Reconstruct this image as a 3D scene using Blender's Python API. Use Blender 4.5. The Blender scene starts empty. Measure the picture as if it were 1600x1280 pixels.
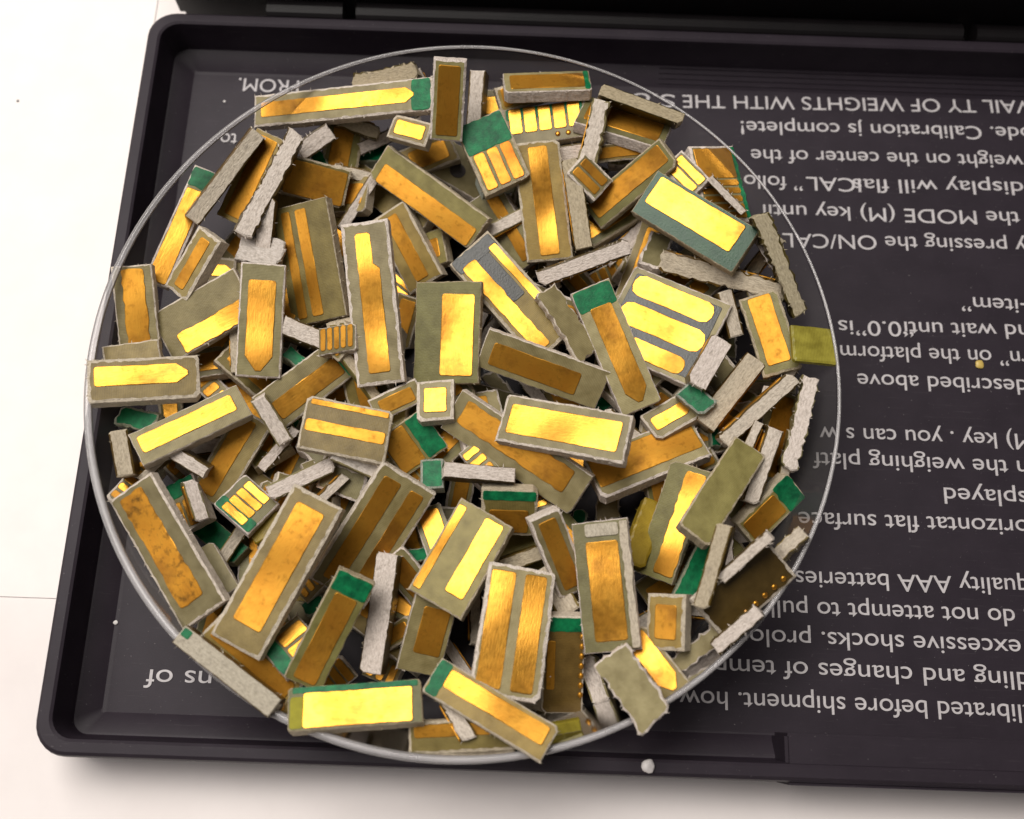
import bpy, bmesh, math, random
from mathutils import Vector, Matrix

# one Blender unit is one centimetre
SC = bpy.context.scene
COL = SC.collection
SC.unit_settings.system = 'METRIC'
SC.unit_settings.scale_length = 0.01
R = math.radians

# ------------------------------------------------------------------ camera
cam_data = bpy.data.cameras.new('camera')
cam = bpy.data.objects.new('camera', cam_data)
COL.objects.link(cam)
cam_data.sensor_width = 36.0
cam_data.lens = 1587.0 / 1600.0 * 36.0
cam_data.clip_start = 0.5
cam_data.clip_end = 500.0
DIST = 10.55
cam.matrix_world = (Matrix.Translation((0, -DIST * math.sin(R(17)), DIST * math.cos(R(17))))
                    @ Matrix.Rotation(R(17), 4, 'X') @ Matrix.Rotation(R(2), 4, 'Z'))
cam_data.dof.use_dof = True
cam_data.dof.focus_distance = 9.75
cam_data.dof.aperture_fstop = 0.28
SC.camera = cam

# ------------------------------------------------------------------ light
SC.view_settings.view_transform = 'Standard'
SC.view_settings.look = 'None'
SC.view_settings.exposure = 0.0
SC.view_settings.gamma = 1.0
SC.view_settings.use_curve_mapping = False
world = bpy.data.worlds.new('World')
SC.world = world
world.use_nodes = True
bg = world.node_tree.nodes['Background']
bg.inputs['Color'].default_value = (1.0, 0.95, 0.93, 1)
bg.inputs['Strength'].default_value = 0.11

def area(name, loc, target, sx, sy, power, col):
    d = bpy.data.lights.new(name, 'AREA')
    d.shape = 'RECTANGLE'
    d.size, d.size_y, d.energy, d.color = sx, sy, power, col
    o = bpy.data.objects.new(name, d)
    COL.objects.link(o)
    o.location = loc
    o.rotation_euler = (Vector(target) - Vector(loc)).to_track_quat('-Z', 'Y').to_euler()
    return o
LD = Vector((-.26, .30, .90)).normalized()
area('window_light', LD * 42, (0, 0, 0), 30, 22, 21000, (1.0, 0.95, 0.89))
area('fill_light', (-26, -2, 30), (0, 0, 0), 20, 20, 2600, (1.0, 0.93, 0.92))  # added fill lamp without a known source, lifts the table and tilted gold

# ------------------------------------------------------------------ materials
def mat(name):
    m = bpy.data.materials.new(name)
    m.use_nodes = True
    nt = m.node_tree
    b = nt.nodes['Principled BSDF']
    return m, nt, b
def node(nt, t, **kw):
    n = nt.nodes.new(t)
    for k, v in kw.items():
        setattr(n, k, v)
    return n
def link(nt, a, b):
    nt.links.new(a, b)
def coords(nt, scale=(1, 1, 1), per_object=True):
    tc = node(nt, 'ShaderNodeTexCoord')
    mp = node(nt, 'ShaderNodeMapping')
    mp.inputs['Scale'].default_value = scale
    link(nt, tc.outputs['Object'], mp.inputs['Vector'])
    if per_object:
        oi = node(nt, 'ShaderNodeObjectInfo')
        mu = node(nt, 'ShaderNodeMath', operation='MULTIPLY')
        mu.inputs[1].default_value = 57.0
        link(nt, oi.outputs['Random'], mu.inputs[0])
        link(nt, mu.outputs[0], mp.inputs['Location'])
        return mp.outputs['Vector'], oi.outputs['Random']
    return mp.outputs['Vector'], None
def noise(nt, vec, scale, detail=4, rough=.55):
    n = node(nt, 'ShaderNodeTexNoise')
    n.inputs['Scale'].default_value = scale
    n.inputs['Detail'].default_value = detail
    n.inputs['Roughness'].default_value = rough
    if vec is not None:
        link(nt, vec, n.inputs['Vector'])
    return n.outputs['Fac']
def ramp(nt, fac, stops):
    r = node(nt, 'ShaderNodeValToRGB')
    e = r.color_ramp.elements
    while len(e) < len(stops):
        e.new(.5)
    for x, (pos, c) in zip(e, stops):
        x.position = pos
        x.color = (c[0], c[1], c[2], 1)
    link(nt, fac, r.inputs['Fac'])
    return r.outputs['Color']
def mixc(nt, fac, a, b, blend='MIX'):
    m = node(nt, 'ShaderNodeMix', data_type='RGBA', blend_type=blend)
    for s, v in ((m.inputs['Factor'], fac), (m.inputs[6], a), (m.inputs[7], b)):
        if isinstance(v, (int, float)):
            s.default_value = v
        elif isinstance(v, tuple):
            s.default_value = (v[0], v[1], v[2], 1)
        else:
            link(nt, v, s)
    return m.outputs[2]
def bump(nt, b, height, strength, dist):
    n = node(nt, 'ShaderNodeBump')
    n.inputs['Strength'].default_value = strength
    n.inputs['Distance'].default_value = dist
    link(nt, height, n.inputs['Height'])
    link(nt, n.outputs['Normal'], b.inputs['Normal'])

def fibre_face(name, c0, c1, rough=.42):
    m, nt, b = mat(name)
    v, rnd = coords(nt, (1, 1, 1))
    base = ramp(nt, noise(nt, v, 7, 5), [(.3, c0), (.7, c1)])
    v2, _ = coords(nt, (60, 60, 60))
    wv = node(nt, 'ShaderNodeTexWave', wave_type='BANDS')
    wv.inputs['Scale'].default_value = .35
    wv.inputs['Distortion'].default_value = 1.2
    link(nt, v2, wv.inputs['Vector'])
    c = mixc(nt, .12, base, wv.outputs['Color'], 'OVERLAY')
    c = mixc(nt, 1.0, c, ramp(nt, rnd, [(.0, (.86, 1.0, .74)), (.25, (1.18, .98, .60)), (.5, (1, 1, 1)), (.75, (1.16, 1.16, 1.30)), (1, (.95, 1.03, .95))]), 'MULTIPLY')
    hs = node(nt, 'ShaderNodeHueSaturation')
    mr = node(nt, 'ShaderNodeMapRange')
    mr.inputs['To Min'].default_value = .72
    mr.inputs['To Max'].default_value = 1.4
    fr = node(nt, 'ShaderNodeMath', operation='FRACT')
    m7 = node(nt, 'ShaderNodeMath', operation='MULTIPLY')
    m7.inputs[1].default_value = 7.3
    link(nt, rnd, m7.inputs[0])
    link(nt, m7.outputs[0], fr.inputs[0])
    link(nt, fr.outputs[0], mr.inputs['Value'])
    link(nt, mr.outputs[0], hs.inputs['Value'])
    link(nt, c, hs.inputs['Color'])
    link(nt, hs.outputs[0], b.inputs['Base Color'])
    b.inputs['Roughness'].default_value = rough
    b.inputs['Specular IOR Level'].default_value = .28
    bump(nt, b, noise(nt, v, 60, 3), .25, .01)
    return m
def fibre_edge(name, c0, c1, c2):
    m, nt, b = mat(name)
    v, rnd = coords(nt, (9, 22, 22))
    f = noise(nt, v, 3.0, 8, .72)
    base = ramp(nt, f, [(.28, c0), (.5, c1), (.72, c2)])
    v2, _ = coords(nt, (1, 1, 1))
    spots = noise(nt, v2, 16, 4, .6)
    tint = ramp(nt, rnd, [(.0, (.62, .56, .40)), (.35, (.86, .82, .72)), (.7, (1, .965, .94)), (1, (1.0, .955, .96))])
    base = mixc(nt, 1.0, base, tint, 'MULTIPLY')
    c = mixc(nt, ramp(nt, spots, [(.55, (0, 0, 0)), (.75, (.55, .55, .55))]), base, (c0[0] * .6, c0[1] * .55, c0[2] * .5))
    link(nt, c, b.inputs['Base Color'])
    b.inputs['Roughness'].default_value = .62
    bump(nt, b, f, .7, .03)
    return m
def gold_mat(name, base, dirt, lo, hi, rough, metal=.85):
    m, nt, b = mat(name)
    v, rnd = coords(nt, (1, 1, 1))
    n1 = noise(nt, v, 5, 5, .6)
    n2 = noise(nt, v, 14, 3, .6)
    c = mixc(nt, ramp(nt, n1, [(.35, (0, 0, 0)), (.75, (.45, .45, .45))]), base, (base[0] * .82, base[1] * .62, base[2] * .45))
    st = ramp(nt, noise(nt, v, 2.2, 4, .65), [(.54, (0, 0, 0)), (.68, (.62, .62, .62))])
    c = mixc(nt, st, c, (base[0] * .42, base[1] * .36, base[2] * .5))
    d = ramp(nt, n2, [(lo, (0, 0, 0)), (hi, (1, 1, 1))])
    c = mixc(nt, d, c, dirt)
    link(nt, c, b.inputs['Base Color'])
    b.inputs['Metallic'].default_value = metal
    rr = node(nt, 'ShaderNodeMapRange')
    rr.inputs['To Min'].default_value = rough
    rr.inputs['To Max'].default_value = min(1, rough + .22)
    link(nt, n2, rr.inputs['Value'])
    link(nt, rr.outputs[0], b.inputs['Roughness'])
    vs, _ = coords(nt, (5, 24, 5))
    sc = noise(nt, vs, 3, 3)
    c = mixc(nt, ramp(nt, sc, [(.58, (0, 0, 0)), (.74, (.28, .28, .28))]), c, dirt)
    link(nt, c, b.inputs['Base Color'])
    mx = node(nt, 'ShaderNodeMath', operation='ADD')
    s2 = node(nt, 'ShaderNodeMath', operation='MULTIPLY')
    s2.inputs[1].default_value = .28
    link(nt, n2, s2.inputs[0])
    link(nt, s2.outputs[0], mx.inputs[0])
    sm = node(nt, 'ShaderNodeMath', operation='MULTIPLY')
    sm.inputs[1].default_value = .45
    link(nt, sc, sm.inputs[0])
    link(nt, sm.outputs[0], mx.inputs[1])
    big = node(nt, 'ShaderNodeMath', operation='MULTIPLY_ADD')
    link(nt, noise(nt, v, 1.5, 0), big.inputs[0])
    big.inputs[1].default_value = 42.0
    link(nt, mx.outputs[0], big.inputs[2])
    bump(nt, b, big.outputs[0], .20, .012)
    return m
def plain(name, c0, c1, rough, scale=8, metal=0, bs=.3, bd=.01, bsc=60, spec=.5):
    m, nt, b = mat(name)
    v, rnd = coords(nt, (1, 1, 1))
    link(nt, ramp(nt, noise(nt, v, scale, 5), [(.3, c0), (.7, c1)]), b.inputs['Base Color'])
    b.inputs['Roughness'].default_value = rough
    b.inputs['Metallic'].default_value = metal
    b.inputs['Specular IOR Level'].default_value = spec
    if bs:
        bump(nt, b, noise(nt, v, bsc, 3), bs, bd)
    return m

M = {}
M['face'] = fibre_face('fibreglass_face', (.140, .113, .046), (.230, .193, .090))
M['edge'] = fibre_edge('fibreglass_cut_edge', (.37, .325, .275), (.70, .635, .565), (.90, .85, .79))
M['white_edge'] = fibre_edge('fibreglass_pale_edge', (.36, .33, .28), (.62, .58, .52), (.82, .79, .74))
M['pale_face'] = fibre_edge('fibreglass_green_grey', (.12, .17, .13), (.32, .36, .30), (.52, .54, .48))
M['green_face'] = fibre_face('green_board_face', (.012, .055, .035), (.03, .085, .055), .3)
M['brown_face'] = fibre_face('brown_board_face', (.060, .038, .010), (.10, .066, .020), .35)
M['yellow_face'] = fibre_face('olive_yellow_face', (.12, .095, .010), (.23, .19, .028), .4)
M['gold'] = gold_mat('gold_plating', (.63, .310, .042), (.36, .16, .013), .60, .85, .22, .92)
M['gold_worn_dim'] = gold_mat('gold_plating_worn_dim', (.54, .262, .030), (.24, .11, .010), .55, .85, .38, .85)  # worn gold, its colour also darkened for pads that reflect little light
M['gold_dirty'] = gold_mat('gold_plating_tarnished', (.60, .285, .028), (.18, .085, .012), .50, .70, .42, .75)
M['copper'] = gold_mat('coppery_plating', (.74, .27, .035), (.4, .13, .015), .6, .85, .34)
M['yellow_gold'] = plain('pale_gold_flake', (.45,.32,.08), (.62,.45,.12), .4)
M['mask'] = plain('green_solder_mask', (.001, .066, .026), (.006, .19, .066), .42, 12, 0, .3, .01, 60, .2)
M['charcoal'] = plain('charcoal_mask', (.018, .020, .018), (.035, .036, .03), .35, 12)
M['olive_mask'] = plain('olive_mask', (.22, .20, .004), (.32, .29, .01), .5, 10, 0, .3, .01, 60, .2)
M['plastic'] = plain('black_plastic', (.0185, .0132, .0195), (.0245, .0180, .0255), .52, 3, 0, .22, .004, 90, .24)
nt = M['plastic'].node_tree                        # settled dust and hairline scuffs
b = nt.nodes['Principled BSDF']
src = b.inputs['Base Color'].links[0].from_socket
v, _ = coords(nt, (1, 1, 1), False)
c = mixc(nt, ramp(nt, noise(nt, v, 46, 2, .5), [(.735, (0, 0, 0)), (.79, (.5, .5, .5))]), src, (.26, .24, .24))
v, _ = coords(nt, (.5, 9, 3), False)
c = mixc(nt, ramp(nt, noise(nt, v, 5, 6, .7), [(.60, (0, 0, 0)), (.80, (.16, .16, .16))]), c, (.20, .18, .19))
link(nt, c, b.inputs['Base Color'])
M['plastic_dark'] = plain('black_plastic_smooth', (.006, .005, .0055), (.009, .007, .008), .42, 3, 0, .15, .004, 60, .35)
M['ink'] = plain('grey_printing_ink', (.42, .395, .405), (.56, .53, .54), .55, 14)
M['hole'] = plain('dark_hole', (.02, .015, .012), (.03, .022, .02), .6)
M['crumb'] = plain('white_crumb', (.6, .56, .55), (.75, .72, .7), .5)
M['paper'] = plain('white_paper', (.86, .81, .785), (.90, .855, .83), .8, 2, 0, .1, .01, 40, .2)
M['table'] = plain('pale_table', (.78, .725, .705), (.84, .785, .765), .55, 1.2, 0, .06, .01, 30, .3)

def clear_plastic(name, tint, ior, haze):
    m, nt, b = mat(name)
    nt.nodes.remove(b)
    out = [n for n in nt.nodes if n.type == 'OUTPUT_MATERIAL'][0]
    tr = node(nt, 'ShaderNodeBsdfTransparent')
    tr.inputs['Color'].default_value = (*tint, 1)
    gl = node(nt, 'ShaderNodeBsdfGlossy')
    gl.inputs['Roughness'].default_value = .12
    df = node(nt, 'ShaderNodeBsdfDiffuse')
    df.inputs['Color'].default_value = (.75, .72, .72, 1)
    fr = node(nt, 'ShaderNodeFresnel')
    fr.inputs['IOR'].default_value = ior
    a = node(nt, 'ShaderNodeMixShader')
    c = node(nt, 'ShaderNodeMixShader')
    v, _ = coords(nt, (1, 1, 1), False)
    h = node(nt, 'ShaderNodeMapRange')
    h.inputs['To Min'].default_value = haze * .5
    h.inputs['To Max'].default_value = haze * 1.5
    link(nt, noise(nt, v, 1.4, 2), h.inputs['Value'])
    link(nt, h.outputs[0], a.inputs['Fac'])
    link(nt, tr.outputs[0], a.inputs[1])
    link(nt, df.outputs[0], a.inputs[2])
    link(nt, fr.outputs[0], c.inputs['Fac'])
    link(nt, a.outputs[0], c.inputs[1])
    link(nt, gl.outputs[0], c.inputs[2])
    link(nt, c.outputs[0], out.inputs['Surface'])
    return m
M['dish'] = clear_plastic('clear_dish_plastic', (.97, .97, .96), 1.14, .028)
m, nt, b = mat('clear_rim_plastic')
b.inputs['Base Color'].default_value = (.80, .77, .78, 1)
b.inputs['Roughness'].default_value = .16
b.inputs['IOR'].default_value = 1.49
b.inputs['Transmission Weight'].default_value = .72
M['rim'] = clear_plastic('clear_rim_plastic', (.86, .85, .86), 1.42, .30)

# ------------------------------------------------------------------ helpers
def obj(name, bm, mats, parent=None, smooth=False):
    me = bpy.data.meshes.new(name)
    bmesh.ops.recalc_face_normals(bm, faces=bm.faces)
    bm.to_mesh(me)
    bm.free()
    for m in (mats if isinstance(mats, (list, tuple)) else [mats]):
        me.materials.append(m)
    if smooth:
        for p in me.polygons:
            p.use_smooth = True
    o = bpy.data.objects.new(name, me)
    COL.objects.link(o)
    o.parent = parent
    return o
def tag(o, label=None, cat=None, group=None, kind=None):
    if label: o['label'] = label
    if cat: o['category'] = cat
    if group: o['group'] = group
    if kind: o['kind'] = kind
    return o
def empty(name, mw=None):
    o = bpy.data.objects.new(name, None)
    o.empty_display_size = .1
    COL.objects.link(o)
    if mw is not None:
        o.matrix_world = mw
    return o
def box(bm, x0, x1, y0, y1, z0, z1, bev=0):
    r = bmesh.ops.create_cube(bm, size=1)
    for v in r['verts']:
        v.co = Vector((x0 + (v.co.x + .5) * (x1 - x0), y0 + (v.co.y + .5) * (y1 - y0), z0 + (v.co.z + .5) * (z1 - z0)))
    if bev:
        es = list({e for v in r['verts'] for e in v.link_edges})
        bmesh.ops.bevel(bm, geom=es, offset=bev, segments=2, affect='EDGES')

# ------------------------------------------------------------------ the table and the paper
TZ = -.12
bm = bmesh.new()
bmesh.ops.create_grid(bm, x_segments=1, y_segments=1, size=60)
for v in bm.verts: v.co.z = TZ - .02
tag(obj('table', bm, M['table']), kind='structure')
bm = bmesh.new()
box(bm, -30, -4.4, -2.08, 40, TZ - .016, TZ - .004)
tag(obj('paper_sheet', bm, M['paper']), 'plain white paper sheet lying under the paper side of the black tray', 'paper')

# ------------------------------------------------------------------ the pocket scale: cover tray, lettering, hinge, body
scale = empty('pocket_scale', Matrix.Translation((1.5, 0, TZ)))
tag(scale, 'black plastic pocket scale with its printed cover tray folded open under the dish', 'pocket scale')
off = Matrix.Translation((-1.5, 0, -TZ))
LX0, LX1, LY0, LY1 = -4.18, 9.2, -3.53, 4.33
def ring(inset, rad, seg=7):
    pts = []
    x0, x1, y0, y1 = LX0 + inset, LX1 - inset, LY0 + inset, LY1 - inset
    for cx, cy, a0 in ((x1 - rad, y1 - rad, 0), (x0 + rad, y1 - rad, 90), (x0 + rad, y0 + rad, 180), (x1 - rad, y0 + rad, 270)):
        for k in range(seg + 1):
            a = R(a0 + 90 * k / seg)
            pts.append((cx + rad * math.cos(a), cy + rad * math.sin(a)))
    return pts
bm = bmesh.new()
prof = [(.10, .20, TZ - .005), (.03, .26, TZ + .06), (.0, .30, .0), (.0, .30, .47), (.015, .29, .52), (.045, .27, .545), (.13, .22, .545),
        (.155, .2, .53), (.165, .19, .49), (.175, .17, .16), (.19, .15, .13), (.215, .13, .125), (.375, .05, .012), (.392, .05, .0)]
loops = []
for ins, rad, z in prof:
    loops.append([bm.verts.new((x, y, z)) for x, y in ring(ins, rad)])
for A, B in zip(loops, loops[1:]):
    n = len(A)
    for k in range(n):
        bm.faces.new((A[k], A[(k + 1) % n], B[(k + 1) % n], B[k]))
bm.faces.new(loops[-1])
bm.faces.new(list(reversed(loops[0])))
bm.transform(off)
tray = obj('cover_tray', bm, M['plastic'], scale)
for p in tray.data.polygons: p.use_smooth = len(p.vertices) == 4
tray.data.set_sharp_from_angle(angle=R(28))
bm = bmesh.new()                                   # raised block of the catch on the front wall
box(bm, 2.56, 9.0, LY0 - .025, LY0 + .42, .004, .51, .03)
bm.transform(off)
obj('catch_block', bm, M['plastic'], scale)
bm = bmesh.new()                                   # fine ribs along the hinge side of the floor
for k in range(4):
    y = LY1 - .36 + .045 * k
    z = .018 + .032 * k
    box(bm, 1.55, 8.7, y, y + .016, z - .02, z + .016, .004)
bm.transform(off)
obj('floor_rib', bm, M['plastic'], scale)
bm = bmesh.new()                                   # hinge knuckles
for x0, x1 in ((-2.9, -2.05), (-1.9, 4.9), (5.05, 6.0)):
    r = bmesh.ops.create_cone(bm, cap_ends=True, segments=20, radius1=.13, radius2=.13, depth=x1 - x0,
                              matrix=Matrix.Translation(((x0 + x1) / 2, LY1 + .14, .40)) @ Matrix.Rotation(R(90), 4, 'Y'))
bm.transform(off)
hg = obj('hinge', bm, M['plastic_dark'], scale)
bm = bmesh.new()                                   # the scale's own housing beyond the hinge, heightened to shade the tray's hinge wall
box(bm, LX0 + .12, LX1, LY1 + .30, LY1 + 7.6, TZ - .004, 1.65, .12)
bm.transform(off)
obj('housing', bm, M['plastic_dark'], scale)

TEXT = [
    ('VAIL TY OF WEIGHTS WITH THE', (5.8289, 3.9307), (1.8295, 3.8461)),
    ('S.o', (1.7412, 3.8425), (1.2554, 3.8485)),
    ('FROM.', (-2.5731, 3.8556), (-3.2659, 3.8617)),
    ('ode. Calibration js complete!', (5.8172, 3.5763), (2.4890, 3.5269)),
    ('weight on the center of the', (5.6655, 3.2061), (2.5931, 3.1665)),
    ('to', (-3.1989, 3.1339), (-3.3870, 3.1347)),
    ('display will flas', (5.6275, 2.8713), (3.7150, 2.8366)),
    ('ICAL', (3.8086, 2.8402), (3.1987, 2.8405)),
    ('” follo', (3.1551, 2.8307), (2.5025, 2.8374)),
    ('the MODE (M) key until', (5.5490, 2.4930), (2.7038, 2.4774)),
    ('y pressing the ON/CAL', (5.5808, 2.1495), (2.9017, 2.1318)),
    ('-item”', (5.5062, 1.4379), (4.8017, 1.4487)),
    ('nd wait unti', (5.4936, 1.1480), (4.1610, 1.1349)),
    ('“0.0”is', (4.2499, 1.1308), (3.4536, 1.1231)),
    ('rn” on the platform', (5.4581, 0.8399), (3.4568, 0.8380)),
    ('described above', (5.4080, 0.5221), (3.6201, 0.5274)),
    ('M) key . you can s w', (5.3794, -0.0743), (3.1890, -0.0710)),
    ('n the weighing platf', (5.3063, -0.3640), (3.1012, -0.3483)),
    ('splayed', (5.2699, -0.6811), (4.4223, -0.6713)),
    ('orizontat flat surface', (5.2486, -0.9790), (2.9255, -0.9760)),
    ('quality AAA batteries', (5.1801, -1.5737), (2.8645, -1.5719)),
    ('; do not attempt to pull', (5.1389, -1.8763), (2.6168, -1.8698)),
    ('excessive shocks. prolon', (5.0302, -2.1698), (2.2611, -2.1543)),
    ('dling and changes of temp', (5.0822, -2.4770), (2.0351, -2.4419)),
    ('alibrated before shipment. how', (5.0903, -2.7801), (1.7018, -2.7521)),
    ('ns of', (-2.7862, -2.7313), (-3.4251, -2.7351)),
]
probe = bpy.data.curves.new('probe', 'FONT')
probe.body = 'H'
po = bpy.data.objects.new('probe', probe)
COL.objects.link(po)
bpy.context.view_layer.update()
CAP = po.dimensions.y
bpy.data.objects.remove(po)
SIZE = .168 / CAP
lines = []
for row, (body, p0, p1) in enumerate(TEXT):
    cu = bpy.data.curves.new('lettering', 'FONT')
    cu.body = body
    cu.size = SIZE
    cu.extrude = .003
    cu.materials.append(M['ink'])
    o = bpy.data.objects.new('lettering', cu)
    COL.objects.link(o)
    lines.append((o, Vector((*p0, .0035 + .0022 * (row % 3))), Vector((*p1, .0035 + .0022 * (row % 3)))))
bpy.context.view_layer.update()
dg = bpy.context.evaluated_depsgraph_get()
for o, p0, p1 in lines:
    d = p1 - p0
    w = o.dimensions.x
    me = bpy.data.meshes.new_from_object(o.evaluated_get(dg))
    me.name = 'lettering'
    x0 = min(v.co.x for v in me.vertices)
    mw = Matrix.Translation(p0) @ Matrix.Rotation(math.atan2(d.y, d.x), 4, 'Z') @ Matrix.Diagonal((d.length / w, 1, 1, 1)) @ Matrix.Translation((-x0, 0, 0))
    me.transform(off @ mw)
    bpy.data.objects.remove(o)
    n = bpy.data.objects.new('lettering', me)
    COL.objects.link(n)
    n.parent = scale

# ------------------------------------------------------------------ the dish
DC = Vector((-.445, .05, 0))
dish = empty('clear_dish', Matrix.Translation((DC.x, DC.y, .0)))
tag(dish, 'round clear plastic dish heaped with gold fingered board scraps', 'dish')
def lathe(prof, seg=160, closed=False):
    bm = bmesh.new()
    rows = []
    for r, z in prof:
        rows.append([bm.verts.new((r * math.cos(6.28318530718 * k / seg), r * math.sin(6.28318530718 * k / seg), z)) for k in range(seg)])
    prs = list(zip(rows, rows[1:])) + ([(rows[-1], rows[0])] if closed else [])
    for A, B in prs:
        for k in range(seg):
            bm.faces.new((A[k], A[(k + 1) % seg], B[(k + 1) % seg], B[k]))
    return bm, rows
bm, rows = lathe([(2.86, .03), (2.93, .045), (2.97, .09), (3.445, 1.17)])
obj('dish_wall', bm, M['dish'], dish, True)
bm, rows = lathe([(2.855, .03), (2.60, .03), (2.56, .05)])
bm.faces.new(rows[-1])
obj('dish_floor', bm, M['dish'], dish, True)
rp = [(math.cos(R(a)), math.sin(R(a))) for a in range(0, 360, 36)]
bm, rows = lathe([(3.465 + .04 * a, 1.19 + .04 * b) for a, b in rp], 200, True)
for row, (a, b) in zip(rows, rp):                  # lip thinned where it catches less light; the brightness goes into its shape
    for k, v in enumerate(row):
        ph = 6.28318530718 * k / 200
        q = .013 + .028 * (.5 + .5 * math.cos(ph - R(222)))
        v.co = Vector(((3.465 + q * a) * math.cos(ph), (3.465 + q * a) * math.sin(ph), 1.19 + q * b))
obj('rim', bm, M['rim'], dish, True)

# ------------------------------------------------------------------ the board scraps
def outline(L, W, rg, amp, step=.042):
    """a cut rectangle, its sides wandering and nicked"""
    pts = []
    cs = []
    sk = rg.uniform(-.035, .035)
    for sx, sy in ((-1, -1), (1, -1), (1, 1), (-1, 1)):
        x, y = sx * L / 2 + rg.uniform(-1, 1) * amp * .9 + sk * sy * W * .5, sy * W / 2 + rg.uniform(-1, 1) * amp * .9
        ch = rg.random()
        if ch < .30 and W > .12:                    # a snapped corner
            q = rg.uniform(.012, .05)
            a, b = (x - sx * q * rg.uniform(.4, 1.3), y), (x, y - sy * q)
            cs += [b, a] if sx * sy > 0 else [a, b]
        else:
            cs.append((x, y))
    for i in range(len(cs)):
        a, b = Vector(cs[i]), Vector(cs[(i + 1) % len(cs)])
        d = b - a
        n = max(1, int(d.length / step))
        nr = Vector((-d.y, d.x)).normalized()
        ph = rg.random() * 9
        bow = rg.uniform(-.6, .6) * amp
        for k in range(n):
            t = (k + (rg.uniform(-.35, .35) if k else 0)) / n
            w = 0 if k == 0 else rg.uniform(-1, 1) * amp * .6 + bow * math.sin(math.pi * t) + amp * .18 * math.sin(ph + t * 5)
            p = a + d * t + nr * w
            pts.append((p.x, p.y))
    return pts
def slab(L, W, T, rg, amp, face_slot=0, edge_slot=1, side_slot=None, fray=.12):
    bm = bmesh.new()
    pts = outline(L, W, rg, amp)
    n = len(pts)
    def inner(p, s):
        return (p[0] * (1 - s / max(L, .02) * 2), p[1] * (1 - s / max(W, .02) * 2))
    rings = []
    fr = min(rg.choice((.008, .014, .020, .028)), W * .09)
    lv = [(0, fr), (-.011, 0), (-T * .35, -amp * .1), (-T * .65, 0), (-T + .01, 0), (-T, .008)]
    for q, (z, s) in enumerate(lv):
        row = []
        for p in pts:
            x, y = inner(p, s)
            j = amp * .35 if 0 < q < 5 else (fr * .30 if q == 0 else amp * .15)
            row.append(bm.verts.new((x + rg.uniform(-j, j), y + rg.uniform(-j, j), z)))
        rings.append(row)
    for A, B in zip(rings, rings[1:]):
        for k in range(n):
            f = bm.faces.new((A[k], A[(k + 1) % n], B[(k + 1) % n], B[k]))
            c = (A[k].co + A[(k + 1) % n].co) / 2
            f.material_index = edge_slot
            if side_slot is not None and abs(c.y) > W * .36:
                f.material_index = side_slot
    for k in range(n):                              # stray glass fibres along the cut
        if rg.random() < fray:
            p = rg.choice(rings[1:4])[k].co.copy()
            d = Vector((p.x / max(L, .01), p.y / max(W, .01), 0)).normalized()
            d = (d + Vector((rg.uniform(-.9, .9), rg.uniform(-.9, .9), rg.uniform(-.3, .5)))).normalized()
            t = d.orthogonal().normalized()
            w = d.cross(t)
            h = rg.uniform(.008, .036)
            e = rg.uniform(.004, .010)
            vs = [bm.verts.new(p - d * .012 + t * e), bm.verts.new(p - d * .012 - t * e * .5 + w * e), bm.verts.new(p - d * .012 - t * e * .5 - w * e), bm.verts.new(p + d * h)]
            for a, b_, c_ in ((0, 1, 3), (1, 2, 3), (2, 0, 3)):
                f = bm.faces.new((vs[a], vs[b_], vs[c_])); f.material_index = edge_slot
    f = bm.faces.new(rings[0]); f.material_index = face_slot
    f = bm.faces.new(list(reversed(rings[-1]))); f.material_index = face_slot
    return bm
def pad_mesh(u, v, l, w, tip, jag, rg, h=.007, z0=.0):
    pts = []
    x0, x1, y0, y1 = u - l / 2, u + l / 2, v - w / 2, v + w / 2
    c = min(.02, w * .18)
    def side(a, b, am):
        a, b = Vector(a), Vector(b)
        d = b - a
        k = max(1, int(d.length / .05))
        nr = Vector((-d.y, d.x)).normalized() if d.length > 0 else Vector((0, 0))
        return [tuple(a + d * (i / k) + (nr * rg.uniform(-am, am) if 0 < i else Vector((0, 0)))) for i in range(k)]
    am = {0: .0022, 1: .0085, 2: .004, 3: .002}[jag]
    t = min(w * .55, l * .35)
    if jag == 3:
        c = w * .38
    poly = [(x0 + c, y0)]
    if tip == 1:
        poly += [(x1 - t, y0), (x1, v - w * .1), (x1, v + w * .1), (x1 - t, y1)]
    else:
        poly += [(x1 - c, y0), (x1 - c * .3, y0 + c * .3), (x1, y0 + c), (x1, y1 - c), (x1 - c * .3, y1 - c * .3), (x1 - c, y1)]
    if jag == 2:
        poly += [(x0 + l * .26, y1), (x0 + l * .22, y1 - w * .3), (x0 + c, y1 - w * .3)]
        poly += [(x0, y1 - w * .3 - c), (x0, y0 + c)]
    else:
        poly += [(x0 + c, y1), (x0 + c * .3, y1 - c * .3), (x0, y1 - c), (x0, y0 + c), (x0 + c * .3, y0 + c * .3)]
    for i in range(len(poly)):
        pts += side(poly[i], poly[(i + 1) % len(poly)], am)
    bm = bmesh.new()
    cx, cy = u, v
    top, mid, low = [], [], []
    for x, y in pts:
        dx, dy = cx - x, cy - y
        q = .006 / max(.03, math.hypot(dx, dy))
        top.append(bm.verts.new((x + dx * q, y + dy * q, z0 + h)))
        mid.append(bm.verts.new((x, y, z0 + h * .6)))
        low.append(bm.verts.new((x, y, z0 - .004)))
    n = len(pts)
    for A, B in ((top, mid), (mid, low)):
        for k in range(n):
            bm.faces.new((A[k], A[(k + 1) % n], B[(k + 1) % n], B[k]))
    bm.faces.new(top)
    return bm
GR = 'circuit board scraps heaped in the dish'
count = [0]
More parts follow.
